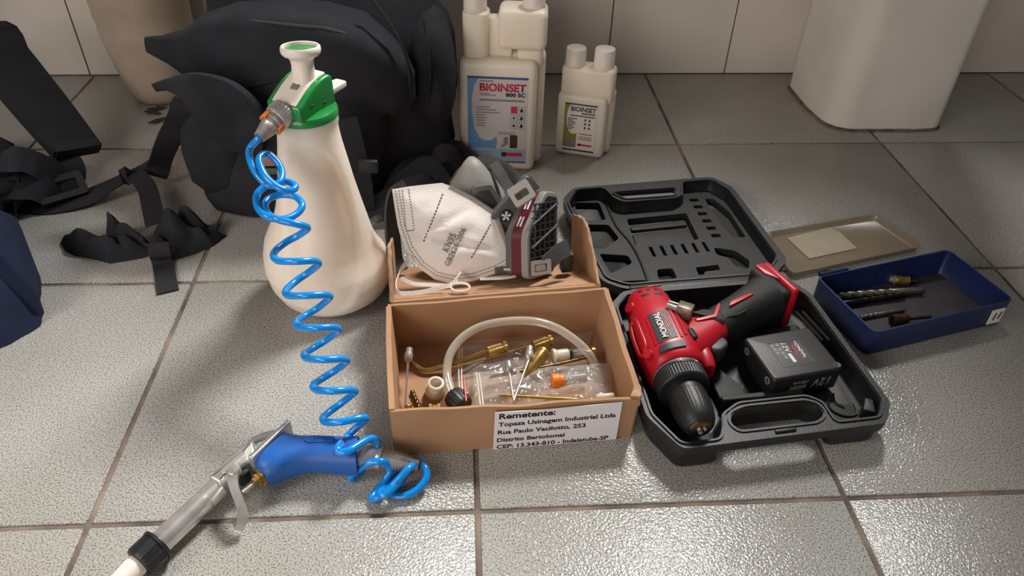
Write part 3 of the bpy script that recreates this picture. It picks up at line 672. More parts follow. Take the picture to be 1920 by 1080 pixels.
mk('trigger', ribbon(spline([(-0.2215, 0.0327, 0.0310), (-0.2214, 0.0238, 0.0310), (-0.2172, 0.0118, 0.0290), (-0.2113, 0.0012, 0.0260), (-0.2079, -0.0065, 0.0210), (-0.2091, -0.0115, 0.0140), (-0.2127, -0.0146, 0.0090)], 6), 0.010, 0.0065, (1, 0.35, 0), wd=lambda t: 0.0125 - 0.005 * smoothstep(0, .35, t) + 0.001 * t), 'steel', gn, 60)
mk('trigger_pin', lathe([(.0, -0.003), (.0058, -0.003), (.0062, .001), (.005, .004), (.0, .0045)], 24, T(*(-0.2209, 0.0291, 0.0325)), cap=False), 'steel', gn)
v0 = Vector((-0.1985, 0.0300, 0.0215)); vd = Vector((-0.52, -0.66, 0.05)).normalized()
vn = mk('valve_nut', lathe([(.0095, -0.003), (.0095, .0015), (.0065, .002), (.0065, .0055), (.0050, .006), (.0050, .009)], 6, along(v0, v0 + vd)), 'brass', gn, 20)
mk('valve_pin', lathe([(.0018, .0), (.0018, .022)], 12, along(v0, v0 + vd)), 'steel', vn)
mk('trigger_stop', xf(rbox(0.012, 0.012, 0.014, 0.002), T(*(-0.2173, 0.0346, 0.0180)) @ RZ(-0.7)), 'black_plastic', gn)
c0, c1, c2 = Vector((-0.114, 0.0505, 0.0225)), Vector((-0.094, 0.0490, 0.0215)), Vector((-0.0545, 0.0405, 0.0175))
mk('clear_connector', lathe([(.0125, 0), (.0125, .010), (.0105, .020), (.0105, .024)], 28, along(c0, c1)), 'connector_clear', gn)
mk('ferrule', lathe([(.0100, -0.001), (.0108, 0), (.0108, .004), (.0092, .005)], 28, along(c1, c2)), 'steel', gn)
SL = (c2 - c1).length; SM = along(c1, c2); tn = 26
mk('spring_guard', tube([SM @ Vector(((0.0092 - 0.0040 * smoothstep(.35, 1, k / (tn * 14))) * math.cos(2 * PI * k / 14), (0.0092 - 0.0040 * smoothstep(.35, 1, k / (tn * 14))) * math.sin(2 * PI * k / 14), 0.004 + (SL - 0.004) * k / (tn * 14))) for k in range(tn * 14)], 0.00062, 6), 'dull_steel', gn, 80)
mk('hose_tail', tube([c1, c2, c2 + (c2 - c1) * 0.02], [0.0062, 0.0036, 0.0036], 10), 'black_plastic', gn)

# ================================================================ TWIN-NECK CHEMICAL BOTTLES
def text_lines(lines, M, m, parent, h, gap, width=None):
    for i, s in enumerate(lines):
        text('printed_text', s, M @ T(0, -i * gap, 0), m, parent, height=h, bold=0.01)
def front(o, d):
    """frame on a bottle's front: X along the front, Y up, Z out of it"""
    d = Vector(d).normalized(); return frame(o, d, (0, 0, 1), d.cross(Vector((0, 0, 1))))
def plan(o, d):
    d = Vector(d).normalized(); n = Vector((-d.y, d.x, 0)); return frame(o, d, n, (0, 0, 1))
def body_block(x0, x1, y0, y1, z0, z1, rc, rz, M, seg=4):
    P = fillet([(x0, y0), (x1, y0), (x1, y1), (x0, y1)], rc, 5)
    return xf(prism(P, z0, z1, rz, seg), M)
def screw_cap(r, z0, z1, M):
    return lathe([(r * .96, z0), (r, z0 + .001), (r, z0 + (z1 - z0) * .3), (r * .975, z0 + (z1 - z0) * .33), (r * .975, z1 - .003), (r * .93, z1 - .0006), (r * .8, z1), (0.0001, z1)], 64, M, wob=lambda t, z: 1 + 0.012 * (1 if int(t * 64 / (2 * PI) + .5) % 2 else 0) * (z0 + .008 < z < z1 - .002))
def small_print(parent, vf, m):
    o = mk('small_print', vf, m, parent); o['kind'] = 'stuff'; return o
# large bottle
o1, d1 = (-0.0125, 0.6248, 0), (0.994, -0.11, 0)
M1 = plan(o1, d1); F1 = front(o1, d1)
bb = thing('chemical_bottle', 'large twin-neck white bottle with blue label and red BIOINSET 800 SC lettering', 'bottle', o1)
mk('body', body_block(-0.002, 0.113, 0, 0.030, 0, 0.176, 0.012, 0.010, M1, 6), 'bottle_hdpe', bb, 60)
mk('rear_body', body_block(0.004, 0.124, 0.026, 0.062, 0.0, 0.180, 0.012, 0.010, M1, 6), 'bottle_hdpe', bb, 60)
mk('neck_column', body_block(0.004, 0.042, 0.012, 0.052, 0.165, 0.238, 0.014, 0.004, M1), 'bottle_hdpe', bb, 60)
mk('neck_web', body_block(0.030, 0.075, 0.024, 0.044, 0.165, 0.230, 0.004, 0.003, M1), 'bottle_hdpe', bb, 60)
mk('measuring_chamber', body_block(0.055, 0.124, 0.004, 0.058, 0.191, 0.246, 0.012, 0.009, M1, 5), 'bottle_hdpe', bb, 60)
mk('chamber_stem', body_block(0.082, 0.120, 0.016, 0.05, 0.165, 0.20, 0.010, 0.003, M1), 'bottle_hdpe', bb, 60)
mk('cap', screw_cap(0.0165, 0.237, 0.262, M1 @ T(0.0215, 0.032, 0)), 'bottle_cap', bb)
mk('cap', screw_cap(0.0160, 0.244, 0.266, M1 @ T(0.1035, 0.032, 0)), 'bottle_cap', bb)
def quad(x0, x1, z0, z1, y=0.0004, t=0.0003): return boxat(x0, x1, z0, z1, y - t, y)
def shape(pts, y=0.0006, t=0.0002): return prism(pts, y - t, y)
lb = mk('label', xf(quad(0.0122, 0.1005, 0.0155, 0.154, 0.0005), F1), 'lab_white', bb, label='blue and white printed label')
mk('label_panel', xf(shape([(0.0122, 0.151), (0.029, 0.151), (0.022, 0.140), (0.0185, 0.120), (0.0185, 0.095), (0.022, 0.072), (0.029, 0.057), (0.038, 0.052), (0.048, 0.053), (0.055, 0.060), (0.0565, 0.050), (0.054, 0.039), (0.0122, 0.039)]), F1), 'lab_blue', lb)
mk('label_panel', xf(shape([(0.0122, 0.039), (0.1005, 0.039), (0.1005, 0.018), (0.0122, 0.018)]), F1), 'lab_pale', lb)
mk('label_band', xf(quad(0.0122, 0.1005, 0.1508, 0.154, 0.0008), F1), 'lab_dkblue', lb)
mk('label_band', xf(quad(0.0122, 0.1005, 0.0155, 0.0178, 0.0008), F1), 'lab_dkblue', lb)
text('lettering', 'BIOINSET', F1 @ T(0.0300, 0.1325, 0.0007), 'lab_red', lb, width=0.0675, height=0.0115, bold=0.035)
text('lettering', '800 SC', F1 @ T(0.0680, 0.1245, 0.0007), 'lab_ink', lb, width=0.0290, height=0.0058, bold=0.04)
small_print(lb, cat(*[xf(quad(0.030, 0.030 + w, z, z + h, 0.0007, 0.0002), F1) for z, h, w in ((0.1465, 0.0018, 0.020), (0.1275, 0.0014, 0.015), (0.1250, 0.0014, 0.024), (0.1165, 0.0030, 0.066))] + [xf(quad(0.0255, 0.0255 + w, 0.1060 - i * 0.0043, 0.1076 - i * 0.0043, 0.0007, 0.0002), F1) for i, w in enumerate((0.020, 0.029, 0.034, 0.011, 0.015, 0.012, 0.013, 0.012))] + [xf(quad(0.058, 0.084, z, z + .0012, 0.0007, 0.0002), F1) for z in (0.066, 0.063)] + [xf(quad(0.020, 0.047, z, z + .0014, 0.0007, 0.0002), F1) for z in (0.045, 0.0325, 0.029, 0.0255, 0.022)]), 'lab_grey')
for r_ in range(3):
    for c_ in range(2):
        x, z = 0.0762 + c_ * 0.0112, 0.0985 - r_ * 0.0125
        mk('pictogram', xf(quad(x, x + 0.0096, z, z + 0.0108, 0.0008, 0.0002), F1), 'lab_red' if (r_, c_) == (0, 0) else 'lab_grey', lb)
        if (r_, c_) != (0, 0): mk('pictogram', xf(quad(x + .0006, x + 0.0090, z + .0006, z + 0.0102, 0.0010, 0.0002), F1), 'lab_white', lb)
        if (r_, c_) != (0, 0): mk('pictogram', xf(shape([(x + 0.0048 + a * (0.0026 if c_ or r_ == 2 else .0018), z + 0.0054 + b * (0.0038 if c_ else .0024)) for a, b in ((-1, -.6), (0, -1), (1, -.6), (.6, .3), (0, 1), (-.6, .3))], 0.0012), F1), 'lab_ink', lb)
mk('pictogram', xf(shape([(0.060, 0.040), (0.066, 0.048), (0.066, 0.058), (0.0725, 0.0605), (0.073, 0.047), (0.069, 0.044)], 0.0008), F1), 'lab_grey', lb)
mk('pictogram', xf(shape([(0.0755, 0.041), (0.0755, 0.0625), (0.087, 0.0625), (0.087, 0.041)], 0.0008), F1), 'rust', lb)
mk('maker_mark', xf(shape([(0.063, 0.0260), (0.063, 0.0335), (0.0705, 0.0335), (0.0705, 0.0260)], 0.0008), F1), 'lab_ink', lb)
mk('maker_mark', xf(shape([(0.0705, 0.0270), (0.0705, 0.0330), (0.095, 0.0330), (0.095, 0.0270)], 0.0008), F1), 'lab_red', lb)
# small bottle
o2, d2 = (0.1399, 0.6727, 0), (0.9513, -0.3083, 0)
M2 = plan(o2, d2); F2 = front(o2, d2)
sb = thing('chemical_bottle', 'small twin-neck white bottle with olive green BIOINSET label', 'bottle', o2)
mk('body', body_block(-0.001, 0.077, 0, 0.026, 0, 0.104, 0.009, 0.007, M2, 6), 'bottle_hdpe', sb, 60)
mk('rear_body', body_block(0.006, 0.085, 0.022, 0.044, 0, 0.106, 0.008, 0.006, M2, 6), 'bottle_hdpe', sb, 60)
mk('shoulder', body_block(0.001, 0.083, 0.006, 0.040, 0.09, 0.145, 0.010, 0.006, M2, 6), 'bottle_hdpe', sb, 60)
mk('cap', screw_cap(0.0155, 0.143, 0.1715, M2 @ T(0.0195, 0.02, 0)), 'bottle_cap', sb)
mk('cap', screw_cap(0.0157, 0.143, 0.1735, M2 @ T(0.0625, 0.024, 0)), 'bottle_cap', sb)
lb = mk('label', xf(quad(0.0118, 0.0626, 0.0075, 0.0910, 0.0005), F2), 'bottle_cap', sb, label='pale label with an olive green side panel')
mk('label_panel', xf(shape([(0.0118, 0.089), (0.021, 0.089), (0.0165, 0.078), (0.0155, 0.066), (0.0165, 0.052), (0.020, 0.043), (0.026, 0.039), (0.033, 0.0405), (0.033, 0.028), (0.0118, 0.028)]), F2), 'lab_olive', lb)
mk('label_panel', xf(shape([(0.0118, 0.028), (0.033, 0.028), (0.033, 0.0155), (0.0118, 0.0155)]), F2), 'lab_grey', lb)
mk('label_band', xf(quad(0.0118, 0.0626, 0.0885, 0.0910, 0.0008), F2), 'lab_slate', lb)
mk('label_band', xf(quad(0.0118, 0.0626, 0.0095, 0.0125, 0.0008), F2), 'lab_slate', lb)
text('lettering', 'BIOINSET', F2 @ T(0.0215, 0.0785, 0.0007), 'lab_slate', lb, width=0.0395, height=0.0078, bold=0.03)
small_print(lb, cat(*[xf(quad(x, x + w, z, z + h, 0.0007, 0.0002), F2) for x, z, w, h in ((0.0385, 0.0745, 0.022, 0.0018), (0.0215, 0.0700, 0.039, 0.0016))] + [xf(quad(0.0175, 0.0175 + w, 0.0650 - i * 0.0031, 0.0663 - i * 0.0031, 0.0007, 0.0002), F2) for i, w in enumerate((0.015, 0.009, 0.0125, 0.012, 0.008, 0.011, 0.007))] + [xf(quad(0.037, 0.058, z, z + .001, 0.0007, 0.0002), F2) for z in (0.040, 0.0345, 0.031)]), 'lab_ink')
for r_ in range(3):
    for c_ in range(2):
        x, z = 0.0425 + c_ * 0.0066, 0.0625 - r_ * 0.0066
        mk('pictogram', xf(shape([(x + 0.0030 + a * 0.0017, z + 0.0028 + b * 0.0024) for a, b in ((-1, -.6), (0, -1), (1, -.6), (.6, .3), (0, 1), (-.6, .3))], 0.0008), F2), 'lab_ink', lb)
mk('maker_mark', xf(shape([(0.036, 0.0195), (0.036, 0.0235), (0.041, 0.0235), (0.041, 0.0195)], 0.0008), F2), 'lab_ink', lb)
mk('maker_mark', xf(shape([(0.041, 0.0200), (0.041, 0.0230), (0.0585, 0.0230), (0.0585, 0.0200)], 0.0008), F2), 'lab_red', lb)

# ================================================================ CARDBOARD BOX
cbx = thing('cardboard_box', 'open brown cardboard box with a printed sender label and its lid folded back', 'box', (0.035, 0.15, 0))
def panel(a, b, c, d, t, nx=14, ny=5, amp=0.0008, seed=0, top=None):
    """four-cornered sheet a-b-c-d (a,b lower edge; d,c upper edge) of thickness t"""
    a, b, c, d = (Vector(q) for q in (a, b, c, d)); nn = (b - a).cross(d - a).normalized(); v = []; f = []
    for s in (0, 1):
        for j in range(ny + 1):
            for i in range(nx + 1):
                u, w = i / nx, j / ny
                q = a.lerp(b, u).lerp(d.lerp(c, u), w)
                k = noise.noise(q * 22 + Vector((seed, 0, 0))) * amp * 3 * w
                if top: q = q + (d - a).normalized() * top(u) * (w == 1)
                v.append(tuple(q + nn * (t * s + k)))
    N = (nx + 1) * (ny + 1); I = lambda i, j, s: s * N + j * (nx + 1) + i
    for j in range(ny):
        for i in range(nx):
            f.append((I(i, j, 0), I(i, j + 1, 0), I(i + 1, j + 1, 0), I(i + 1, j, 0))); f.append((I(i, j, 1), I(i + 1, j, 1), I(i + 1, j + 1, 1), I(i, j + 1, 1)))
    for i in range(nx):
        f.append((I(i, 0, 0), I(i + 1, 0, 0), I(i + 1, 0, 1), I(i, 0, 1))); f.append((I(i, ny, 0), I(i, ny, 1), I(i + 1, ny, 1), I(i + 1, ny, 0)))
    for j in range(ny):
        f.append((I(0, j, 0), I(0, j, 1), I(0, j + 1, 1), I(0, j + 1, 0))); f.append((I(nx, j, 0), I(nx, j + 1, 0), I(nx, j + 1, 1), I(nx, j, 1)))
    return v, f
bFL, bFR, bBR, bBL = (-0.0785, 0.0665, 0.0), (0.158, 0.083, 0.0), (0.1475, 0.243, 0.0), (-0.088, 0.224, 0.0)
tFL, tFR, tBR, tBL = (-0.0790, 0.0670, 0.064), (0.1590, 0.0815, 0.0565), (0.1500, 0.238, 0.070), (-0.0920, 0.216, 0.070)
mk('front_wall', panel(bFR, bFL, tFL, tFR, 0.0028, 24, 6, 0.0005, 1, lambda u: 0.0012 * math.sin(9 * u) + 0.0008 * math.sin(23 * u)), 'cardboard', cbx, 50)
mk('back_wall', panel(bBL, bBR, tBR, tBL, 0.003, 16, 5, 0.0004, 2), 'cardboard', cbx, 50)
mk('left_wall', panel((bFL[0] + .003, bFL[1] + .003, 0), (bBL[0] + .003, bBL[1] - .003, 0), (tBL[0] + .003, tBL[1] - .003, .0705), (tFL[0] + .003, tFL[1] + .003, 0.0655), -0.0055, 12, 5, 0.0006, 3), 'cardboard', cbx, 50)
mk('right_wall', panel((bBR[0] - .003, bBR[1] - .003, 0), (bFR[0] - .003, bFR[1] + .003, 0), (tFR[0] - .002, tFR[1] + .003, 0.0590), (tBR[0] - .003, tBR[1] - .003, 0.071), -0.0055, 12, 5, 0.0006, 4), 'cardboard', cbx, 50)
mk('bottom', prism([(bFL[0] + .003, bFL[1] + .003), (bFR[0] - .003, bFR[1] + .003), (bBR[0] - .003, bBR[1] - .003), (bBL[0] + .003, bBL[1] - .003)], 0.0006, 0.0032), 'cardboard', cbx)
mk('corner_fold', crumple(prism(fillet([(0.1500, 0.0835), (0.1610, 0.0815), (0.1640, 0.096), (0.1600, 0.104), (0.1555, 0.094)], 0.002), 0.046, 0.0600), 0.0015, 120, 2), 'cardboard_edge', cbx, 50)
# lid folded back from the rear edge
hA, hB = Vector((-0.0885, 0.2165, 0.0692)), Vector((0.1440, 0.2385, 0.0692))
bk_ = Vector((-0.055, 0.912, -0.407)).normalized(); up_ = Vector((-0.042, 0.405, 0.9135)).normalized()
ld = mk('lid', panel(hA, hB, hB + bk_ * 0.162, hA + bk_ * 0.162, 0.003, 16, 10, 0.0006, 5), 'cardboard', cbx, 50)
def wing(h, inward, seed, pts):
    P = [(s, t) for s, t in pts]; ex = Vector((hB - hA)).normalized()
    v = prism(P, 0, 0.003)
    return crumple(xf(v, frame(h, bk_, up_, ex * inward)), 0.0012, 40, seed)
mk('lid_wing', wing(hB + up_ * 0.003, -1, 3, [(0.0, 0.0), (0.018, 0.018), (0.040, 0.038), (0.058, 0.0545), (0.075, 0.060), (0.110, 0.060), (0.150, 0.056), (0.160, 0.0), (0.08, 0)]), 'cardboard', ld, 50)
mk('lid_wing', wing(hA + up_ * 0.003, 1, 8, [(0.0, 0.0), (0.012, 0.022), (0.026, 0.046), (0.040, 0.0545), (0.075, 0.050), (0.110, 0.050), (0.150, 0.046), (0.160, 0.0), (0.08, 0)]), 'cardboard', ld, 50)
exh = (hB - hA).normalized()
for h_, P_ in ((hB - exh * 0.0015, [(0.002, 0.003), (0.018, 0.021), (0.040, 0.041), (0.058, 0.0575), (0.075, 0.063), (0.110, 0.063)]), (hA + exh * 0.0015, [(0.002, 0.003), (0.012, 0.025), (0.026, 0.049), (0.040, 0.0575), (0.075, 0.053)])):
    mk('torn_edge', crumple(tube(spline([h_ + bk_ * a + up_ * b for a, b in P_], 5), 0.0021, 6), 0.0012, 90, 3), 'cardboard_edge', ld, 60)
mk('lid_crease', tube([hA + bk_ * 0.008 + up_ * 0.003, hB + bk_ * 0.008 + up_ * 0.003], 0.0011, 6), 'cardboard_edge', ld)
# sender label on the front wall
fo = Vector(bFL); fd = (Vector(bFR) - fo).normalized(); fn = Vector((fd.y, -fd.x, 0))
FW = frame(fo + fn * 0.0034, fd, (0, 0, 1), fn)
sl = mk('sender_label', xf(prism([(0.0955, 0.0008), (0.2212, 0.0008), (0.2216, 0.0560), (0.150, 0.0545), (0.0970, 0.0560)], -0.0008, 0.0), FW), 'paper', cbx, label='white paper label with black sender address')
for s, x0, x1, z, h in [('Remetente:', .1011, .156, .0462, .0076), ('Topaza Usinagem Industrial Ltda', .1005, .2169, .0355, .0058), ('Rua Paulo Vacilotto, 253', .0999, .1875, .0240, .0058), ('Distrito Bartolomai', .0992, .1671, .0125, .0056), ('CEP: 13.343-810 - Indaiatuba-SP', .0989, .2127, .0022, .0058)]:
    text('lettering', s, FW @ T(x0, z, 0), 'ink', sl, width=x1 - x0, height=h, bold=0.03)

# ---------------------------------------------------------------- things in the box
tb = thing('clear_tube', 'bent clear plastic tube with a black ribbed cap arching across the box', 'tube', (-0.0227, 0.1353, 0.0040))
mk('tube', tube(spline([(-0.0213, 0.1258, 0.0160), (-0.0268, 0.1429, 0.0190), (-0.0292, 0.1612, 0.0220), (-0.0251, 0.1798, 0.0300), (-0.0115, 0.1962, 0.0380), (0.0104, 0.2072, 0.0440), (0.0400, 0.2108, 0.0470), (0.0694, 0.2089, 0.0470), (0.0928, 0.2023, 0.0420), (0.1127, 0.1903, 0.0340), (0.1259, 0.1808, 0.0240), (0.1338, 0.1744, 0.0120)], 7), 0.0047, 14), 'tube_clear', tb, 80)
mk('cap', lathe([(.0085, -.004), (.0105, -.002), (.0115, .002), (.0115, .014), (.0105, .016), (.001, .016)], 60, along((-0.0213, 0.1283, 0.0165), (-0.0071, 0.1085, 0.0150)), wob=lambda t, z: 1 + (0.05 if math.cos(14 * t) > 0.3 else 0)), 'black_plastic', tb, 30)
def pouch(quad_, z, seed, amp=0.005, nx=26, ny=16):
    """crinkled clear bag: closed pillow over a four-cornered footprint"""
    a, b, c, d = (Vector((q[0], q[1], 0)) for q in quad_); v = []; f = []
    for s in (0, 1):
        for j in range(ny + 1):
            for i in range(nx + 1):
                u, w = i / nx, j / ny; q = a.lerp(b, u).lerp(d.lerp(c, u), w)
                e = min(1, 5 * min(u, 1 - u, w, 1 - w))
                zz = z + (0.0015 + (0.008 * e + amp * e * (noise.noise(q * 42 + Vector((seed, 0, 0))) + 0.8 * abs(noise.noise(Vector((q.x * 60, q.y * 130, seed)))))) * 1.0) * s
                v.append((q.x, q.y, max(zz, z)))
    N = (nx + 1) * (ny + 1); I = lambda i, j, s: s * N + j * (nx + 1) + i
    for j in range(ny):
        for i in range(nx):
            f.append((I(i, j, 0), I(i, j + 1, 0), I(i + 1, j + 1, 0), I(i + 1, j, 0))); f.append((I(i, j, 1), I(i + 1, j, 1), I(i + 1, j + 1, 1), I(i, j + 1, 1)))
    for i in range(nx):
        f.append((I(i, 0, 0), I(i + 1, 0, 0), I(i + 1, 0, 1), I(i, 0, 1))); f.append((I(i, ny, 0), I(i, ny, 1), I(i + 1, ny, 1), I(i + 1, ny, 0)))
    for j in range(ny):
        f.append((I(0, j, 0), I(0, j, 1), I(0, j + 1, 1), I(0, j + 1, 0))); f.append((I(nx, j, 0), I(nx, j + 1, 0), I(nx, j + 1, 1), I(nx, j, 1)))
    return v, f
bg1 = thing('zip_bag', 'crinkled clear zip bag at the back of the box under the brass lances', 'bag', (0.0546, 0.1886, 0.0040))
mk('film', pouch([(-0.0250, 0.1396, 0.0060), (0.1164, 0.1556, 0.0060), (0.1405, 0.2349, 0.0060), (-0.0181, 0.2167, 0.0060)], 0.0040, 1, 0.004), 'bag', bg1, 80)
for px in (0, 1):
    mk('zip_seal', tube([Vector((-0.0155, 0.2064, 0.0140)) + Vector((0.003 * px, 0, 0)), Vector((-0.0168, 0.1642, 0.0145)) + Vector((0.003 * px, 0, 0)), Vector((-0.0158, 0.1296, 0.0140)) + Vector((0.003 * px, 0, 0))], 0.0007, 6), 'nylon', bg1)
bg2 = thing('zip_bag', 'crinkled clear zip bag with an orange cap inside at the front of the box', 'bag', (0.0740, 0.1415, 0.0100))
mk('film', pouch([(-0.0032, 0.1100, 0.0180), (0.1441, 0.1178, 0.0180), (0.1507, 0.1727, 0.0180), (-0.0006, 0.1634, 0.0180)], 0.0150, 5, 0.006), 'bag', bg2, 80)
mk('red_zip', tube([(-0.0115, 0.1493, 0.0270), (-0.0105, 0.1319, 0.0275), (-0.0090, 0.1123, 0.0270)], 0.0010, 6), 'red_zip', bg2)
for px in (0, 1):
    mk('zip_seal', tube([Vector((0.0021, 0.1512, 0.0270)) + Vector((0.003 * px, 0, 0)), Vector((0.0038, 0.1271, 0.0280)) + Vector((0.003 * px, 0, 0)), Vector((0.0054, 0.1031, 0.0270)) + Vector((0.003 * px, 0, 0))], 0.0007, 6), 'nylon', bg2)
def knurl(a, b, r, m, parent, name='knurled_end'):
    L = (Vector(b) - Vector(a)).length
    return mk(name, lathe([(r * .8, 0), (r, .0008), (r, L * .72), (r * .85, L * .74), (r * .85, L * .82), (r * 1.1, L * .84), (r * 1.1, L * .98), (r, L)], 48, along(a, b), wob=lambda t, z: 1 + 0.025 * (1 if int(t * 48 / (2 * PI) + .5) % 2 else -1)), m, parent, 25)
l1 = thing('brass_lance', 'brass lance with a bent end reaching the left corner of the box', 'lance', (-0.0229, 0.1830, 0.0040))
mk('rod', tube(spline([(-0.0747, 0.1951, 0.0120), (-0.0687, 0.1902, 0.0100), (-0.0608, 0.1806, 0.0085), (-0.0519, 0.1762, 0.0085), (-0.0373, 0.1781, 0.0110), (-0.0167, 0.1815, 0.0160), (0.0039, 0.1875, 0.0200), (0.0188, 0.1925, 0.0220)], 6), 0.0026, 12), 'brass', l1, 80)
knurl((0.0151, 0.1876, 0.0220), (0.0367, 0.1960, 0.0230), 0.0062, 'brass', l1)
l2 = thing('brass_lance', 'straight thin brass lance with a knurled end at the middle of the box', 'lance', (0.0247, 0.1900, 0.0120))
mk('rod', tube([(-0.0294, 0.1696, 0.0160), (-0.0051, 0.1757, 0.0180), (0.0303, 0.1866, 0.0200), (0.0697, 0.1994, 0.0220)], 0.0013, 10), 'brass', l2, 80)
knurl((0.0664, 0.1952, 0.0220), (0.0875, 0.2047, 0.0230), 0.0062, 'brass', l2)
cn = thing('brass_cone_nozzle', 'tapered brass cone nozzle pointing down left on the clear bags', 'nozzle', (0.0675, 0.1720, 0.0200))
mk('cone', lathe([(.0012, 0), (.0018, .002), (.0050, .016), (.0068, .026), (.0078, .034), (.0080, .036), (.0072, .0365), (.0072, .038), (.0082, .0385), (.0082, .041), (.006, .042)], 36, along((0.0527, 0.1457, 0.0260), (0.0800, 0.1848, 0.0290))), 'brass', cn, 40)
st = thing('white_stopper', 'white plastic stopper with a wide flange beside the brass cone', 'stopper', (0.0928, 0.1871, 0.0150))
mk('flange', lathe([(.0075, 0), (.0088, .001), (.0088, .003), (.0070, .0055)], 36, along((0.0862, 0.1784, 0.0220), (0.1098, 0.1835, 0.0220))), 'nylon', st)
mk('plug', lathe([(.0068, .004), (.0066, .018), (.0055, .019)], 36, along((0.0862, 0.1784, 0.0220), (0.1098, 0.1835, 0.0220))), 'nylon', st)
mk('seal_ring', lathe([(.0055, .0185), (.0072, .019), (.0072, .0205), (.0055, .021)], 30, along((0.0862, 0.1784, 0.0220), (0.1098, 0.1835, 0.0220))), 'black_plastic', st)
th = thing('threaded_fitting', 'silver threaded fitting with a brass end near the right wall of the box', 'fitting', (0.1208, 0.1934, 0.0120))
mk('thread', lathe([(.0050 + .0006 * (i % 2), .0005 * i) for i in range(34)], 24, along((0.1086, 0.1860, 0.0180), (0.1364, 0.1884, 0.0180))), 'steel', th, 80)
mk('brass_tip', lathe([(.0035, .016), (.0035, .022), (.0065, .0225), (.0065, .026), (.004, .027)], 24, along((0.1086, 0.1860, 0.0180), (0.1364, 0.1884, 0.0180))), 'brass', th)
dr = thing('dark_rod', 'dark tubular rod with a brass tail lying across the clear bags', 'rod', (0.0643, 0.1637, 0.0120))
mk('sleeve', lathe([(.0026, 0), (.0030, .001), (.0030, .028), (.0024, .029)], 18, along((0.0161, 0.1485, 0.0260), (0.0545, 0.1551, 0.0260))), 'dull_steel', dr)
mk('tail', tube([(0.0487, 0.1537, 0.0260), (0.0870, 0.1640, 0.0240), (0.1307, 0.1818, 0.0180)], 0.0016, 10), 'dark_brass', dr)
def needle(hub_a, hub_b, tip, label, loc):
    n = thing('inflating_needle', label, 'needle', loc, 'inflating needles in the cardboard box')
    L = (Vector(hub_b) - Vector(hub_a)).length
    mk('hub', lathe([(.0024, 0), (.0036, .001), (.0036, L * .35), (.0044, L * .4), (.0046, L * .75), (.0036, L * .85), (.0016, L)], 24, along(hub_a, hub_b)), 'dull_steel', n, 40)
    mk('shaft', tube([hub_b, tip], 0.0012, 10), 'steel', n, 80)
needle((-0.0686, 0.1792, 0.0400), (-0.0699, 0.1627, 0.0340), (-0.0729, 0.1215, 0.0065), 'steel inflating needle leaning in the left corner of the box', (-0.0725, 0.1765, 0.0040))
needle((0.0614, 0.1827, 0.0340), (0.0584, 0.1642, 0.0320), (0.0394, 0.1114, 0.0260), 'steel inflating needle with its hub beside the brass cone', (0.0519, 0.1563, 0.0200))
needle((0.0364, 0.1605, 0.0340), (0.0368, 0.1460, 0.0310), (0.0395, 0.1137, 0.0250), 'short steel inflating needle crossing the other over the front bag', (0.0388, 0.1489, 0.0200))
rn = mk('plastic_nut', lathe([(.0092, 0), (.0100, .001), (.0100, .010), (.0088, .0108), (.0088, .0190), (.0078, .0195), (.0062, .0195), (.0062, .004), (.0001, .004)], 48, T(*(-0.0427, 0.1458, 0.0034)) @ RX(0.12) @ RY(0.12), wob=lambda t, z: 1 + (0.05 if math.cos(16 * t) > 0 and z < 0.0102 else 0)), 'nylon', None, 30)
tag(rn, 'ivory plastic ribbed nut standing open on the box floor', 'nut')
def twist_bit(a, b, r, m1, name, label, loc, group, shank=0.35, turns=3.0):
    """fluted drill bit from tip a to shank end b"""
    a = Vector(a); b = Vector(b); L = (b - a).length; M = along(a, b); n = 20; fl_ = L * (1 - shank); R = []; K = 60
    for k in range(K + 1):
        z = fl_ * k / K; tw = 2 * PI * turns * k / K; rr = r * min(1, 0.15 + k / 4)
        R.append([tuple(M @ Vector((rr * (0.62 + 0.38 * abs(math.cos(2 * PI * j / n)) ** 0.5) * math.cos(2 * PI * j / n + tw), rr * (0.62 + 0.38 * abs(math.cos(2 * PI * j / n)) ** 0.5) * math.sin(2 * PI * j / n + tw), z))) for j in range(n)])
    o = thing(name, label, 'drill bit', loc, group)
    mk('flutes', loft(R), m1, o, 50)
    mk('shank', lathe([(r * .9, fl_), (r * .98, fl_ + .001), (r * .98, L - .001), (r * .85, L)], 20, M), m1, o, 40)
    return o
twist_bit((-0.0671, 0.1489, 0.0060), (-0.0563, 0.1184, 0.0060), 0.0030, 'dark_brass', 'drill_bit', 'short brass-coloured twist drill bit on the left of the box floor', (-0.0622, 0.1373, 0.0034), 'loose drill bits', 0.15, 2.5)
bn = mk('brass_fitting', lathe([(.003, 0), (.0062, .001), (.0062, .004), (.0045, .005), (.0045, .009), (.0058, .0095), (.0058, .0125), (.003, .013)], 6, along((-0.0484, 0.1179, 0.0095), (-0.0308, 0.1187, 0.0095))), 'brass', None, 20)
tag(bn, 'small brass hexagon fitting just behind the front wall of the box', 'fitting')
bn = mk('brass_ball', lathe([(.0008, 0), (.0030, .0012), (.0042, .004), (.0030, .0068), (.0008, .008)], 20, T(*(-0.0694, 0.1241, 0.0034))), 'brass', None, 60)
tag(bn, 'tiny round brass piece at the foot of the corner needle', 'fitting')
oc = thing('orange_cap_vial', 'orange cap on a clear vial inside the front zip bag', 'vial', (0.0914, 0.1473, 0.0180))
mk('cap', lathe([(.0062, 0), (.0078, .001), (.0078, .008), (.0066, .009), (.0066, .013), (.005, .014)], 32, along((0.0810, 0.1391, 0.0245), (0.1017, 0.1414, 0.0245)), wob=lambda t, z: 1 + 0.02 * math.cos(16 * t)), 'orange', oc)
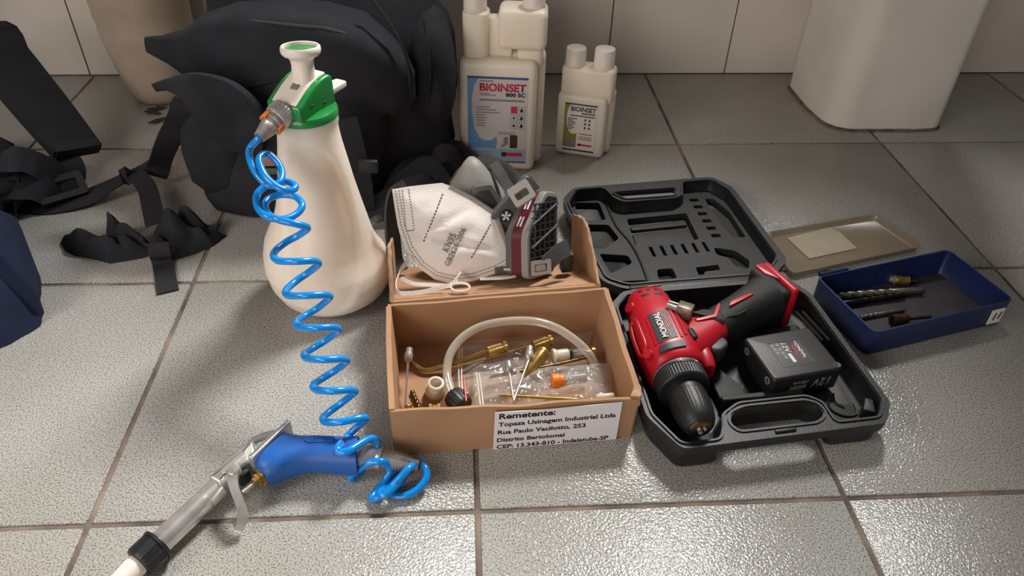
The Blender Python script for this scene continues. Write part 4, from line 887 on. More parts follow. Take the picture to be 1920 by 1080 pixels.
mk('vial', lathe([(.0048, .014), (.0058, .015), (.0058, .036), (.004, .038)], 28, along((0.0810, 0.1391, 0.0245), (0.1017, 0.1414, 0.0245))), 'connector_clear', oc)
br = mk('brass_rod', tube([(0.0251, 0.1214, 0.0245), (0.0656, 0.1169, 0.0245), (0.1049, 0.1125, 0.0245)], 0.0017, 10), 'brass', None, 80)
tag(br, 'slim brass rod inside the front zip bag along the front wall', 'rod')
yp = mk('yellow_tube', lathe([(.0028, 0), (.0034, .001), (.0034, .018), (.0028, .019)], 18, along((0.1247, 0.1126, 0.0260), (0.1463, 0.1155, 0.0260))), 'nylon', None)
tag(yp, 'pale yellow plastic sleeve at the right end of the front zip bag', 'sleeve')

# ================================================================ KN95 MASK
MK = frame((-0.0217, 0.2650, 0.0580), (0.9950, 0.0815, -0.0571), (0.0000, 0.5736, 0.8192), (0.0995, -0.8151, 0.5707))
mkt = thing('folded_face_mask', 'white folded KN95 face mask leaning on the respirator in the box lid', 'face mask', tuple(MK.translation))
MO = [(-0.0668, 0.1080), (-0.0489, 0.1109), (-0.0279, 0.1132), (-0.0110, 0.1149), (-0.0026, 0.1119), (0.0234, 0.0985), (0.0496, 0.0812), (0.0555, 0.0676), (0.0615, 0.0491), (0.0717, 0.0243), (0.0622, 0.0170), (0.0496, 0.0111), (0.0247, 0.0031), (0.0000, -0.0000), (-0.0212, 0.0054), (-0.0391, 0.0192), (-0.0524, 0.0389), (-0.0591, 0.0571), (-0.0613, 0.0661), (-0.0643, 0.0871)]
def mask_z(x, y):
    """bulge of the outer face above the mask plane"""
    e = 1e9
    for i in range(len(MO)):
        a = Vector(MO[i]); b = Vector(MO[(i + 1) % len(MO)]); q = Vector((x, y)); t = max(0, min(1, (q - a).dot(b - a) / (b - a).length_squared))
        e = min(e, (q - a.lerp(b, t)).length)
    s = smoothstep(0.0, 0.035, e)
    cr = -0.0035 * math.exp(-((y - 0.048 + 0.25 * x) / 0.004) ** 2) - 0.0025 * math.exp(-((y - 0.075 - 0.55 * x) / 0.004) ** 2)
    return 0.0022 + 0.010 * s + (0.0028 * noise.noise(Vector((x * 45, y * 60, 1.7))) + cr) * s
def mask_surf():
    P = []
    for i in range(len(MO)):
        a = Vector(MO[i]); b = Vector(MO[(i + 1) % len(MO)]); n = max(2, int((b - a).length / 0.005))
        P += [a.lerp(b, k / n) for k in range(n)]
    c = Vector((0.0, 0.06)); R = []
    for k in range(15):
        t = k / 14; R.append([(q.lerp(c, t * 0.99).x, q.lerp(c, t * 0.99).y, mask_z(*q.lerp(c, t * 0.99))) for q in P])
    back = [[(q.x, q.y, -0.001) for q in P]]
    return loft(back + R)
mk('fabric', xf(mask_surf(), MK), 'mask_white', mkt, 70)
def dashes(a, b, n, w, l, lift=0.0004):
    a = Vector(a); b = Vector(b); d = (b - a).normalized(); g = G()
    for k in range(n):
        q = a.lerp(b, (k + 0.5) / n); z = mask_z(q.x, q.y) + lift
        g.add(rbox(l, w, 0.0005), MK @ T(q.x, q.y, z) @ RZ(math.atan2(d.y, d.x)))
    return g
def dash_part(segs, name='stitching', m='mask_seam'):
    g = G()
    for s in segs: g.add(dashes(*s).out())
    o = mk(name, g.out(), m, mkt); o['kind'] = 'stuff'; return o
sg = []
edge = [(-0.0650, 0.1068), (-0.0625, 0.0871), (-0.0595, 0.0661), (-0.0506, 0.0401), (-0.0378, 0.0216), (-0.0200, 0.0084), (0.0007, 0.0031), (0.0247, 0.0062), (0.0497, 0.0142), (0.0673, 0.0237)]
for off in (0.0018, 0.0056):
    for a, b in zip(edge, edge[1:]):
        A = Vector(a); B = Vector(b); d_ = (B - A).normalized(); nn = Vector((-d_.y, d_.x)) * off
        sg.append((A + nn, B + nn, max(3, int((B - A).length / 0.0030)), 0.0009, 0.0017))
for a, b in (((-0.0555, 0.1074), (-0.0525, 0.0618)), ((-0.0483, 0.1085), (-0.0435, 0.0617)), ((-0.0525, 0.0612), (-0.0435, 0.0617))):
    sg.append((a, b, max(4, int((Vector(b) - Vector(a)).length / 0.0032)), 0.0011, 0.0018))
dash_part(sg)
dash_part([((-0.0100, 0.1029), (-0.0336, 0.0482), 15, 0.0015, 0.0024), ((0.0438, 0.0678), (0.0196, 0.0290), 12, 0.0015, 0.0024)], 'weld_line', 'mask_ink')
dash_part([((-0.0026, 0.1107), (0.0234, 0.0972), 26, 0.0056, 0.0007), ((0.0234, 0.0972), (0.0489, 0.0800), 26, 0.0056, 0.0007), ((0.0495, 0.0787), (0.0693, 0.0268), 46, 0.0056, 0.0007)], 'zigzag_seam', 'mask_seam')
def mask_text(s, a, b, h):
    a = Vector(a); b = Vector(b); d = b - a; nn = Vector((-d.y, d.x)).normalized() * h; z = max(mask_z(*(a.lerp(b, k / 12) + nn * j)) for k in range(13) for j in (0, .5, 1)) - 0.0012
    text('lettering', s, MK @ T(a.x, a.y, z + 0.0016) @ RZ(math.atan2(d.y, d.x)), 'mask_ink', mkt, width=d.length, height=h, bold=0.01)
mask_text('KN95', (-0.0066, 0.0362), (0.0036, 0.0555), 0.0082)
mask_text('GB2626-2006', (-0.0057, 0.0203), (0.0147, 0.0621), 0.0062)
mk('ear_loop', ribbon(spline([tuple(MK @ Vector((*(-0.0478, 0.0328), 0.005))), (-0.0766, 0.2730, 0.0800), (-0.0825, 0.2632, 0.0740), (-0.0855, 0.2447, 0.0735), (-0.0826, 0.2337, 0.0725), (-0.0708, 0.2315, 0.0725), (-0.0505, 0.2346, 0.0725), (-0.0330, 0.2415, 0.0725), (-0.0224, 0.2441, 0.0740), (-0.0163, 0.2478, 0.0800), tuple(MK @ Vector((*(0.0076, 0.0121), 0.008)))], 7), 0.0052, 0.0011, (0.3, 0.6, 0.74)), 'mask_white', mkt, 60)
mk('ear_loop', ribbon(spline([(-0.0236, 0.2384, 0.0725), (-0.0223, 0.2419, 0.0750), (-0.0140, 0.2414, 0.0775), (-0.0058, 0.2405, 0.0765), (-0.0029, 0.2369, 0.0740), (-0.0083, 0.2333, 0.0725), (-0.0183, 0.2336, 0.0725), (-0.0241, 0.2382, 0.0735)], 7), 0.0048, 0.0011, (0.1, -0.5, 0.86)), 'mask_white', mkt, 60)
mk('ear_loop', ribbon(spline([(-0.0797, 0.2563, 0.0740), (-0.0659, 0.2495, 0.0715), (-0.0510, 0.2471, 0.0715), (-0.0302, 0.2446, 0.0715)], 6), 0.0045, 0.001, (0, 0.8, 0.6)), 'mask_white', mkt, 60)
mk('ear_loop', ribbon(spline([(0.0087, 0.2553, 0.0720), (0.0331, 0.2593, 0.0690), (0.0487, 0.2653, 0.0670), (0.0533, 0.2709, 0.0680), (0.0458, 0.2709, 0.0720), (0.0365, 0.2683, 0.0750)], 6), 0.003, 0.001, (0.2, 0.7, 0.6)), 'mask_white', mkt, 60)

# ================================================================ HALF-FACE RESPIRATOR
rs = thing('respirator', 'grey half-face respirator with a maroon-banded filter cartridge in the box lid', 'respirator', (0.04, 0.33, 0.03))
R = []
for z, cx, cy, a, b in [(0.045, 0.000, 0.345, 0.050, 0.022), (0.06, 0.002, 0.346, 0.056, 0.028), (0.085, 0.004, 0.349, 0.054, 0.030), (0.11, 0.006, 0.354, 0.042, 0.028), (0.13, 0.005, 0.360, 0.029, 0.024), (0.145, 0.004, 0.365, 0.018, 0.018), (0.155, 0.003, 0.368, 0.011, 0.012), (0.161, 0.002, 0.370, 0.005, 0.006)]:
    R.append(sring(cx, cy, z, a, b, 2.3, 40))
fp = mk('facepiece', loft(R), 'resp_grey', rs, 60)
PL = frame((0.012, 0.331, 0.128), Vector((0.985, 0.12, 0.12)).normalized(), Vector((-0.1, 0.30, 0.95)).normalized(), Vector((0.08, -0.95, 0.31)).normalized())
mk('valve_plate', xf(prism(fillet([(-0.024, -0.03), (0.034, -0.03), (0.014, 0.018), (-0.008, 0.018)], 0.004), -0.008, 0.003, 0.0015), PL), 'resp_mid', fp)
mk('valve_window', xf(prism(fillet([(-0.018, -0.026), (0.027, -0.026), (0.010, 0.012), (-0.004, 0.012)], 0.003), 0.003, 0.0036, 0.0003), PL), 'resp_dark', fp)
# cartridge
cu_ = Vector((0.02, 0.45, 0.89)).normalized(); cg = Vector((0.80, -0.52, 0.25)); cg = (cg - cu_ * cg.dot(cu_)).normalized(); cw = cu_.cross(cg).normalized()
CC = Vector((0.0702, 0.3050, 0.0969)); CF = frame(CC, cw, cu_, cg)
CP = fillet([(-0.031, -0.046), (0.028, -0.046), (0.034, -0.012), (0.033, 0.046), (0.004, 0.050), (-0.034, 0.004)], 0.008, 5)
ct = mk('cartridge', xf(prism(CP, -0.016, 0.014, 0.003), CF), 'resp_mid', rs)
mk('cartridge_rim', xf(prism(offset(CP, 0.0012), 0.006, 0.0155, 0.0015), CF), 'resp_grey', ct)
mk('maroon_band', xf(prism(offset(CP, 0.0008), -0.0065, 0.006), CF), 'maroon', ct, label='maroon label band')
mk('grille', xf(prism(offset(CP, -0.004), 0.014, 0.0162), CF), 'resp_dark', ct)
for k in range(11):
    mk('grille_rib', xf(rbox(0.056, 0.0014, 0.003, 0.0004), CF @ T(0, -0.038 + k * 0.0076, 0.0168)), 'resp_dark', ct)
for k in range(3):
    mk('grille_bar', xf(rbox(0.060, 0.0024, 0.004, 0.0006), CF @ T(0, -0.026 + k * 0.026, 0.0175) @ RZ(0.35)), 'resp_mid', ct)
for k in range(5):
    mk('grille_post', xf(rbox(0.0013, 0.078, 0.003, 0.0004), CF @ T(-0.022 + k * 0.011, 0, 0.0168)), 'resp_dark', ct)
for k, (t, l) in enumerate(((0.28, 0.013), (0.70, 0.016))):
    for r_ in range(2):
        q = Vector((-0.034, 0.004)).lerp(Vector((0.004, 0.050)), t) + Vector((-0.77, 0.64)) * 0.0012
        mk('band_print', xf(rbox(l, 0.0006, 0.0020), CF @ T(q.x, q.y, -0.0025 + r_ * 0.0040) @ RZ(0.881)), 'print_white', ct)
# yoke arm with emblem, between facepiece and cartridge
YK = frame((0.0383, 0.3180, 0.1125), Vector((0.70, 0.35, 0.62)).normalized(), Vector((-0.50, 0.86, 0.08)).normalized(), Vector((-0.52, -0.38, 0.76)).normalized())
ykx = Vector((0.62, 0.30, 0.72)).normalized(); ykz = Vector((0.25, -0.93, 0.25)); ykz = (ykz - ykx * ykz.dot(ykx)).normalized(); yky = ykz.cross(ykx)
YK = frame((0.0398, 0.3120, 0.1194), ykx, yky, ykz)
ya = mk('yoke_arm', xf(prism(fillet([(-0.016, -0.012), (0.046, -0.010), (0.052, 0.010), (-0.014, 0.014)], 0.006), -0.010, 0.0, 0.002), YK), 'resp_mid', rs)
mk('emblem_disc', xf(lathe([(.0076, -0.001), (.0076, 0.0012), (.007, 0.002), (0.0001, 0.002)], 32), YK), 'resp_dark', ya)
for k in range(5):
    mk('emblem_star', xf(prism([(-0.0009, 0.0008), (0.0009, 0.0008), (0.0014, 0.0056), (-0.0014, 0.0056)], 0.002, 0.0026), YK @ RZ(k * 2 * PI / 5 + 0.3)), 'print_white', ya)
mk('buckle', xf(plate([fillet([(-0.013, -0.012), (0.013, -0.012), (0.013, 0.012), (-0.013, 0.012)], 0.003), list(reversed(fillet([(-0.008, -0.006), (0.008, -0.006), (0.008, 0.003), (-0.008, 0.003)], 0.002)))], 0, 0.005), frame((0.0572, 0.3030, 0.1535), Vector((0.85, 0.2, 0.5)).normalized(), Vector((-0.45, 0.75, 0.48)).normalized(), Vector((-0.28, -0.63, 0.73)).normalized())), 'buckle', rs)
mk('strap_tab', ribbon([(0.0553, 0.3080, 0.1490), (0.0633, 0.3140, 0.1543), (0.0733, 0.3200, 0.1582)], 0.016, 0.002, (-0.45, 0.6, 0.6)), 'strap_grey', rs, 60)
mk('head_strap', ribbon(spline([(-0.0190, 0.3750, 0.1217), (-0.0085, 0.3850, 0.1327), (0.0072, 0.3920, 0.1403), (0.0240, 0.3920, 0.1430), (0.0380, 0.3860, 0.1404), (0.0489, 0.3720, 0.1360), (0.0566, 0.3500, 0.1330)], 7), 0.017, 0.0018, (0.25, 0.75, 0.6)), 'strap_grey', rs, 60)
mk('head_strap', ribbon(spline([(0.0280, 0.3800, 0.1491), (0.0356, 0.3620, 0.1457), (0.0426, 0.3500, 0.1383), (0.0513, 0.3350, 0.1322)], 6), 0.012, 0.0018, (0.9, 0.3, 0.3)), 'strap_grey', rs, 60)
# lower buckle and ribbed strap at the right
LB = frame((0.0770, 0.2600, 0.0820), Vector((0.95, 0.12, 0.05)).normalized(), Vector((-0.10, 0.55, 0.83)).normalized(), Vector((0.07, -0.83, 0.55)).normalized()) @ Matrix.Scale(0.72, 4)
mk('buckle', xf(plate([fillet([(-0.016, -0.010), (0.016, -0.010), (0.018, 0.013), (-0.014, 0.013)], 0.003), list(reversed(fillet([(-0.010, -0.005), (0.010, -0.005), (0.011, 0.007), (-0.009, 0.007)], 0.002)))], 0, 0.005), LB), 'buckle', rs)
mk('buckle_tongue', xf(rbox(0.018, 0.011, 0.003, 0.001), LB @ T(0, 0.001, 0.001)), 'buckle', rs)
mk('ribbed_strap', ribbon(spline([(0.0836, 0.2620, 0.0864), (0.0913, 0.2680, 0.0900), (0.1005, 0.2760, 0.0930), (0.1115, 0.2860, 0.0915)], 7), 0.019, 0.003, (-0.55, 0.25, 0.80)), 'strap_grey', rs, 60)
mk('strap_slider', xf(rbox(0.014, 0.012, 0.026, 0.002), T(*(0.1116, 0.2933, 0.0660)) @ RZ(0.2)), 'resp_dark', rs)
mk('chin_shell', xf(prism(fillet([(-0.035, -0.012), (0.036, -0.012), (0.040, 0.010), (-0.030, 0.012)], 0.006), 0, 0.012, 0.003), frame((0.0565, 0.2872, 0.0560), Vector((0.97, 0.15, -0.05)).normalized(), Vector((-0.12, 0.91, -0.38)).normalized(), Vector((0.0, 0.39, 0.92)).normalized())), 'resp_mid', rs)
# head cradle behind the mask at the left
mk('head_cradle', ribbon(spline([(-0.0776, 0.3620, 0.1348), (-0.0879, 0.3560, 0.1269), (-0.0925, 0.3500, 0.1107), (-0.0942, 0.3440, 0.0920), (-0.0943, 0.3380, 0.0690), (-0.0926, 0.3300, 0.0427), (-0.0864, 0.3220, 0.0322)], 6), 0.020, 0.004, (0.7, 0.7, 0.1)), 'resp_dark', rs, 60)

# ================================================================ DRILL CASE
dc = thing('drill_case', 'open black plastic drill case with handle and moulded lid laid flat', 'tool case', (0.29, 0.29, 0))
def arc_round(P, r, n=4): return fillet(P, r, n)
OUT = arc_round([(0.1951, 0.0355), (0.4057, 0.0596), (0.4219, 0.0865), (0.4045, 0.2600), (0.3850, 0.2925), (0.1790, 0.2730), (0.1600, 0.2480), (0.1686, 0.0780)], 0.008)
CAV = arc_round([(0.1760, 0.0800), (0.1967, 0.0430), (0.2340, 0.0470), (0.2400, 0.0600), (0.2440, 0.0780), (0.2640, 0.0925), (0.3380, 0.1000), (0.3530, 0.0900), (0.3560, 0.0640), (0.4010, 0.0685), (0.4130, 0.0890), (0.3965, 0.2540), (0.3800, 0.2830), (0.1830, 0.2640), (0.1680, 0.2440)], 0.006)
HOLE = arc_round([(0.2500, 0.0660), (0.2560, 0.0560), (0.3370, 0.0645), (0.3480, 0.0740), (0.3450, 0.0860), (0.3340, 0.0905), (0.2700, 0.0845), (0.2540, 0.0770)], 0.006)
cs = mk('base_shell', tub(CAV, 0.0045, 0.0005, 0.010, 0.0315), 'case_black', dc, 45)
mk('base_rim', plate([ccw(OUT), list(reversed(ccw(CAV))), list(reversed(ccw(HOLE)))], 0.029, 0.0360), 'case_black', dc, 35)
lip_in, lip_out = offset(CAV, 0.0008), offset(CAV, 0.0030)
mk('rim_lip', loft([ring(lip_in, 0.0355), ring(lip_in, 0.0378), ring(lip_out, 0.0378), ring(lip_out, 0.0355)], False, False), 'case_black', cs, 35)
hl_in, hl_out = offset(HOLE, 0.0010), offset(HOLE, 0.0035)
mk('handle_lip', loft([ring(hl_in, 0.024), ring(hl_in, 0.0375), ring(hl_out, 0.0375), ring(hl_out, 0.0355)], False, False), 'case_black', cs, 35)
mk('handle_skirt', loft([ring(offset(OUT, -0.0005), 0.024), ring(offset(OUT, -0.0005), 0.0305), ring(offset(OUT, -0.003), 0.0305), ring(offset(OUT, -0.003), 0.024)], False, False), 'case_black', cs, 35)
mk('latch_slot', xf(rbox(0.022, 0.0035, 0.0035, 0.001), T(0.301, 0.0535, 0.0368) @ RZ(0.11)), 'case_black', cs)
# moulded bed of the base
for P, z in [([(0.255, 0.104), (0.285, 0.107), (0.283, 0.128), (0.262, 0.160), (0.252, 0.140)], 0.022), ([(0.255, 0.104), (0.345, 0.112), (0.343, 0.119), (0.254, 0.111)], 0.026), ([(0.360, 0.075), (0.402, 0.079), (0.398, 0.100), (0.362, 0.110)], 0.017), ([(0.300, 0.185), (0.385, 0.194), (0.378, 0.225), (0.300, 0.212)], 0.020), ([(0.188, 0.060), (0.200, 0.050), (0.232, 0.053), (0.236, 0.075), (0.186, 0.075)], 0.014)]:
    mk('moulded_step', prism(fillet(P, 0.005), 0.0098, z, 0.0015), 'case_insert', cs, 40)
mk('wire_channel', tube(spline([(0.372, 0.112, 0.0175), (0.368, 0.096, 0.0178), (0.378, 0.086, 0.0178), (0.393, 0.088, 0.0175), (0.396, 0.103, 0.0170)], 6), 0.0013, 6), 'case_black', cs)
mk('wire_channel', tube(spline([(0.380, 0.118, 0.0165), (0.377, 0.104, 0.0175), (0.384, 0.097, 0.0175)], 6), 0.0013, 6), 'case_black', cs)
mk('corner_post', xf(prism(fillet([(-0.006, -0.008), (0.006, -0.008), (0.004, 0.010), (-0.004, 0.010)], 0.002), 0.010, 0.033, 0.001), T(0.4005, 0.0860, 0) @ RZ(-0.4)), 'case_black', cs)
for k in range(2):
    mk('side_rib', tube([(0.3860 - 0.008 * k, 0.235, 0.030), (0.3985 - 0.008 * k, 0.185, 0.030)], 0.0018, 6), 'case_black', cs)
# lid
LOUT = arc_round([(0.1300, 0.4860), (0.1500, 0.5165), (0.3600, 0.5430), (0.3830, 0.5130), (0.4030, 0.3350), (0.3700, 0.3005), (0.1850, 0.2830), (0.1580, 0.3000)], 0.010)
LCAV = arc_round([(0.1385, 0.4770), (0.1530, 0.5075), (0.1925, 0.5120), (0.2030, 0.4830), (0.2160, 0.4730), (0.2930, 0.4820), (0.3050, 0.4930), (0.3120, 0.5260), (0.3560, 0.5310), (0.3730, 0.5030), (0.3905, 0.3420), (0.3650, 0.3095), (0.1880, 0.2930), (0.1660, 0.3060)], 0.007)
LHOLE = arc_round([(0.2060, 0.5000), (0.2200, 0.4850), (0.2920, 0.4925), (0.2965, 0.5105), (0.2120, 0.5010)], 0.005)
ls = mk('lid_shell', tub(LCAV, 0.0045, 0.0005, 0.006, 0.0265), 'case_black', dc, 45)
mk('lid_rim', plate([ccw(LOUT), list(reversed(ccw(LCAV))), list(reversed(ccw(LHOLE)))], 0.0235, 0.0300), 'case_black', dc, 35)
ll_in, ll_out = offset(LCAV, 0.0008), offset(LCAV, 0.0032)
mk('lid_lip', loft([ring(ll_in, 0.0295), ring(ll_in, 0.0322), ring(ll_out, 0.0322), ring(ll_out, 0.0295)], False, False), 'case_black', ls, 35)
mk('handle_lip', loft([ring(offset(LHOLE, 0.001), 0.0270), ring(offset(LHOLE, 0.001), 0.0318), ring(offset(LHOLE, 0.0035), 0.0318), ring(offset(LHOLE, 0.0035), 0.0295)], False, False), 'case_black', ls, 35)
mk('lid_skirt', loft([ring(offset(LOUT, -0.0005), 0.018), ring(offset(LOUT, -0.0005), 0.025), ring(offset(LOUT, -0.003), 0.025), ring(offset(LOUT, -0.003), 0.018)], False, False), 'case_black', ls, 35)
def r4(P, r=0.004): return list(reversed(ccw(fillet(P, r, 3))))
pock = [r4([(0.1500, 0.5000), (0.1860, 0.4990), (0.1890, 0.4550), (0.1500, 0.4520)]), r4([(0.1560, 0.4440), (0.1905, 0.4430), (0.2000, 0.4100), (0.1740, 0.3850), (0.1600, 0.3900)]), r4([(0.1680, 0.3760), (0.2050, 0.3710), (0.2080, 0.3550), (0.1760, 0.3330)]),
        r4([(0.2185, 0.4560), (0.3060, 0.4690), (0.3085, 0.4050), (0.2190, 0.3930)]), r4([(0.2370, 0.3400), (0.2575, 0.3425), (0.2595, 0.3215), (0.2345, 0.3190)]), r4([(0.2880, 0.3430), (0.3190, 0.3480), (0.3190, 0.3370), (0.2980, 0.3340), (0.2950, 0.3270), (0.2880, 0.3265)], 0.002),
        r4([(0.3235, 0.3860), (0.3500, 0.3780), (0.3630, 0.3560), (0.3560, 0.3370), (0.3400, 0.3450), (0.3370, 0.3620), (0.3230, 0.3700)]), r4([(0.3420, 0.5060), (0.3550, 0.5060), (0.3690, 0.4700), (0.3740, 0.4080), (0.3560, 0.4080), (0.3480, 0.4450)]), r4([(0.1800, 0.3170), (0.2200, 0.3190), (0.2160, 0.3050), (0.1880, 0.3020)])]
slots = []
for k in range(6):
    x, y = 0.2395 + 0.0148 * k, 0.3790 + 0.0018 * k
    slots.append(r4([(x - 0.002, y - 0.011), (x + 0.003, y - 0.012), (x + 0.001, y + 0.011), (x - 0.004, y + 0.010)], 0.0015))
for k in range(6):
    x, y = 0.3255 + 0.0016 * k, 0.5030 - 0.0180 * k
    slots.append(r4([(x - 0.006, y - 0.0045), (x + 0.007, y - 0.0035), (x + 0.0065, y + 0.0045), (x - 0.0065, y + 0.0035)], 0.0015))
ins = mk('lid_insert', plate([ccw(offset(LCAV, -0.0025))] + pock + slots, 0.0065, 0.0150), 'case_insert', ls, 35)
for P in ([(0.2220, 0.4470), (0.3030, 0.4580), (0.3040, 0.4470), (0.2220, 0.4350)], [(0.2220, 0.4300), (0.3045, 0.4420), (0.3055, 0.4100), (0.2225, 0.3980)]):
    mk('moulded_step', prism(fillet(P, 0.003), 0.0060, 0.0100 if P[0][1] > 0.44 else 0.0085, 0.001), 'case_insert', ls, 40)
mk('moulded_ridge', tube(spline([(0.1960, 0.4950, 0.0152), (0.2010, 0.4400, 0.0154), (0.2130, 0.4000, 0.0154), (0.2190, 0.3600, 0.0154), (0.2210, 0.3100, 0.0152)], 6), 0.0022, 8), 'case_insert', ls, 70)
# hinge between the halves
mk('hinge_strip', xf(rbox(0.175, 0.012, 0.010, 0.002), T(0.277, 0.2925, 0.0265) @ RZ(0.097)), 'case_black', dc)
twist_bit((0.1874, 0.2769, 0.0360), (0.2272, 0.2818, 0.0360), 0.0011, 'dark_brass', 'drill_bit', 'thin gold drill bit lying on the hinge of the black drill case', (0.2076, 0.2806, 0.0350), 'loose drill bits', 0.4, 4)

# ================================================================ CORDLESS DRILL
dl = thing('cordless_drill', 'red and black cordless drill lying on its side in the open case', 'drill', (0.22, 0.18, 0.012))
DM = frame((0.1976, 0.2505, 0.0450), (0.0886, -0.9961, 0), (0.9961, 0.0886, 0), (0, 0, 1))
SEC = [(0.004, 0.012, 0.013), (0.006, 0.018, 0.019), (0.011, 0.0225, 0.0235), (0.020, 0.0245, 0.026), (0.036, 0.026, 0.0275), (0.044, 0.0285, 0.0295), (0.060, 0.031, 0.0315), (0.085, 0.0315, 0.0320), (0.108, 0.0305, 0.0315), (0.120, 0.029, 0.0305), (0.1265, 0.0275, 0.0285), (0.128, 0.0255, 0.0265)]
def xring(x, ry, rz, e=2.5, n=48, cy=0.0, cz=0.0): return [(x, cy + q[0], cz + q[1]) for q in sring(0, 0, 0, ry, rz, e, n)]
bdy = mk('motor_housing', xf(loft([xring(x, a, b) for x, a, b in SEC]), DM), 'drill_red', dl, 50)
def top_z(x, y, e=2.5):
    a = lerp_prof([(s[0], s[1]) for s in SEC], x); b = lerp_prof([(s[0], s[2]) for s in SEC], x)
    return b * max(0.0, 1 - (min(0.999, abs(y) / a)) ** e) ** (1 / e)
def patch(P, lift, m, name, parent, t=0.0016, nx=10, ny=10):
    """plate hugging the housing over the quad P (local x,y corners)"""
    a, b, c, d = (Vector(q) for q in P); v = []; f = []
    for s in (0, 1):
        for j in range(ny + 1):
            for i in range(nx + 1):
                q = a.lerp(b, i / nx).lerp(d.lerp(c, i / nx), j / ny); v.append(tuple(DM @ Vector((q.x, q.y, top_z(q.x, q.y) + lift - t * (1 - s)))))
    N = (nx + 1) * (ny + 1); I = lambda i, j, s: s * N + j * (nx + 1) + i
    for j in range(ny):
        for i in range(nx):
            f.append((I(i, j, 0), I(i, j + 1, 0), I(i + 1, j + 1, 0), I(i + 1, j, 0))); f.append((I(i, j, 1), I(i + 1, j, 1), I(i + 1, j + 1, 1), I(i, j + 1, 1)))
    for i in range(nx):
        f.append((I(i, 0, 0), I(i + 1, 0, 0), I(i + 1, 0, 1), I(i, 0, 1))); f.append((I(i, ny, 0), I(i, ny, 1), I(i + 1, ny, 1), I(i + 1, ny, 0)))
    for j in range(ny):
        f.append((I(0, j, 0), I(0, j, 1), I(0, j + 1, 1), I(0, j + 1, 0))); f.append((I(nx, j, 0), I(nx, j + 1, 0), I(nx, j + 1, 1), I(nx, j, 1)))
    return mk(name, (v, f), m, parent, 40)
pl = patch([(0.064, -0.0175), (0.108, -0.0180), (0.1035, 0.0030), (0.0615, 0.0035)], 0.0007, 'drill_grey', 'name_plate', bdy)
TXM = DM @ frame((0.1035, -0.0065, top_z(0.085, -0.0095) + 0.0020), (-1, 0, 0), (0, -1, -0.12), (0, -0.12, 1))
text('lettering', 'MONDIAL', TXM, 'print_white', bdy, width=0.038, height=0.0068, bold=0.03)
mk('red_line', xf(rbox(0.036, 0.0007, 0.0003), DM @ T(0.085, -0.0045, top_z(0.085, -0.0045) + 0.0012)), 'drill_red', bdy)
for k in range(3): mk('red_line', xf(rbox(0.020 - 0.004 * k, 0.0008, 0.0003), DM @ T(0.080, -0.0025 + 0.0018 * k, top_z(0.08, -0.001) + 0.0012)), 'drill_red', bdy)
patch([(0.1125, -0.0190), (0.1205, -0.0205), (0.1180, 0.0075), (0.1100, 0.0065)], 0.0022, 'drill_grey', 'speed_slide', bdy, 0.003)
patch([(0.066, -0.0205), (0.108, -0.0215), (0.108, -0.0200), (0.066, -0.0190)], 0.0012, 'drill_red', 'housing_rib', bdy, 0.002)
patch([(0.062, 0.0065), (0.104, 0.0065), (0.104, 0.0085), (0.062, 0.0085)], 0.0012, 'drill_red', 'housing_rib', bdy, 0.002)
patch([(0.060, 0.0120), (0.100, 0.0120), (0.100, 0.0145), (0.060, 0.0145)], 0.0012, 'drill_red', 'housing_rib', bdy, 0.002)
# rear vents
for k, (x, y) in enumerate([(0.018, -0.012), (0.018, -0.003), (0.018, 0.006), (0.027, -0.011), (0.027, 0.004)]):
    patch([(x - 0.0022, y - 0.0022), (x + 0.0022, y - 0.0022), (x + 0.0022, y + (0.0022 if k < 3 else 0.007)), (x - 0.0022, y + (0.0022 if k < 3 else 0.007))], 0.0002, 'black_plastic', 'vent_slot', bdy, 0.001, 3, 3)
# left side grip frame
mk('side_frame', xf(tube(spline([(0.056, -0.0285, 0.012), (0.060, -0.0315, 0.008), (0.080, -0.033, 0.006), (0.100, -0.0325, 0.006), (0.104, -0.0300, 0.010), (0.098, -0.0275, 0.017), (0.075, -0.027, 0.018), (0.058, -0.0265, 0.017), (0.056, -0.0285, 0.012)], 5), 0.0026, 8), DM), 'drill_red', bdy, 70)
mk('screw_boss', xf(lathe([(.0001, -.004), (.0055, -.004), (.0060, .004), (.005, .006), (.0001, .006)], 20), DM @ T(0.112, -0.0260, 0.016) @ RX(0.9)), 'drill_red', bdy)
mk('screw_boss', xf(lathe([(.0001, -.004), (.0065, -.004), (.0070, .004), (.006, .006), (.0001, .006)], 20), DM @ T(0.031, -0.0225, 0.010) @ RX(1.0)), 'drill_red', bdy)
# red neck and trigger guard
def hrings(st): 
    R = []
    for i, (x, y, a, b) in enumerate(st):
        j0, j1 = max(i - 1, 0), min(i + 1, len(st) - 1); d = Vector((st[j1][0] - st[j0][0], st[j1][1] - st[j0][1], 0)).normalized(); s = Vector((d.y, -d.x, 0))
        R.append([tuple(Vector((x, y, 0)) + s * q[0] + Vector((0, 0, q[1]))) for q in sring(0, 0, 0, a, b, 2.5, 36)])
    return R
mk('neck', xf(loft(hrings([(0.086, 0.012, 0.034, 0.025), (0.082, 0.026, 0.030, 0.0240), (0.0765, 0.040, 0.0245, 0.0225), (0.070, 0.054, 0.0205, 0.0218), (0.066, 0.060, 0.0195, 0.0212)])), DM), 'drill_red', dl, 60)
mk('guard_nose', xf(loft([xring(x, a, b, 2.6, 28, 0.034, z) for x, a, b, z in ((0.088, 0.006, 0.010, 0.004), (0.096, 0.0085, 0.013, 0.002), (0.110, 0.0095, 0.014, 0.0), (0.121, 0.0090, 0.013, -0.001), (0.127, 0.0065, 0.010, -0.001))]), DM), 'drill_red', dl, 60)
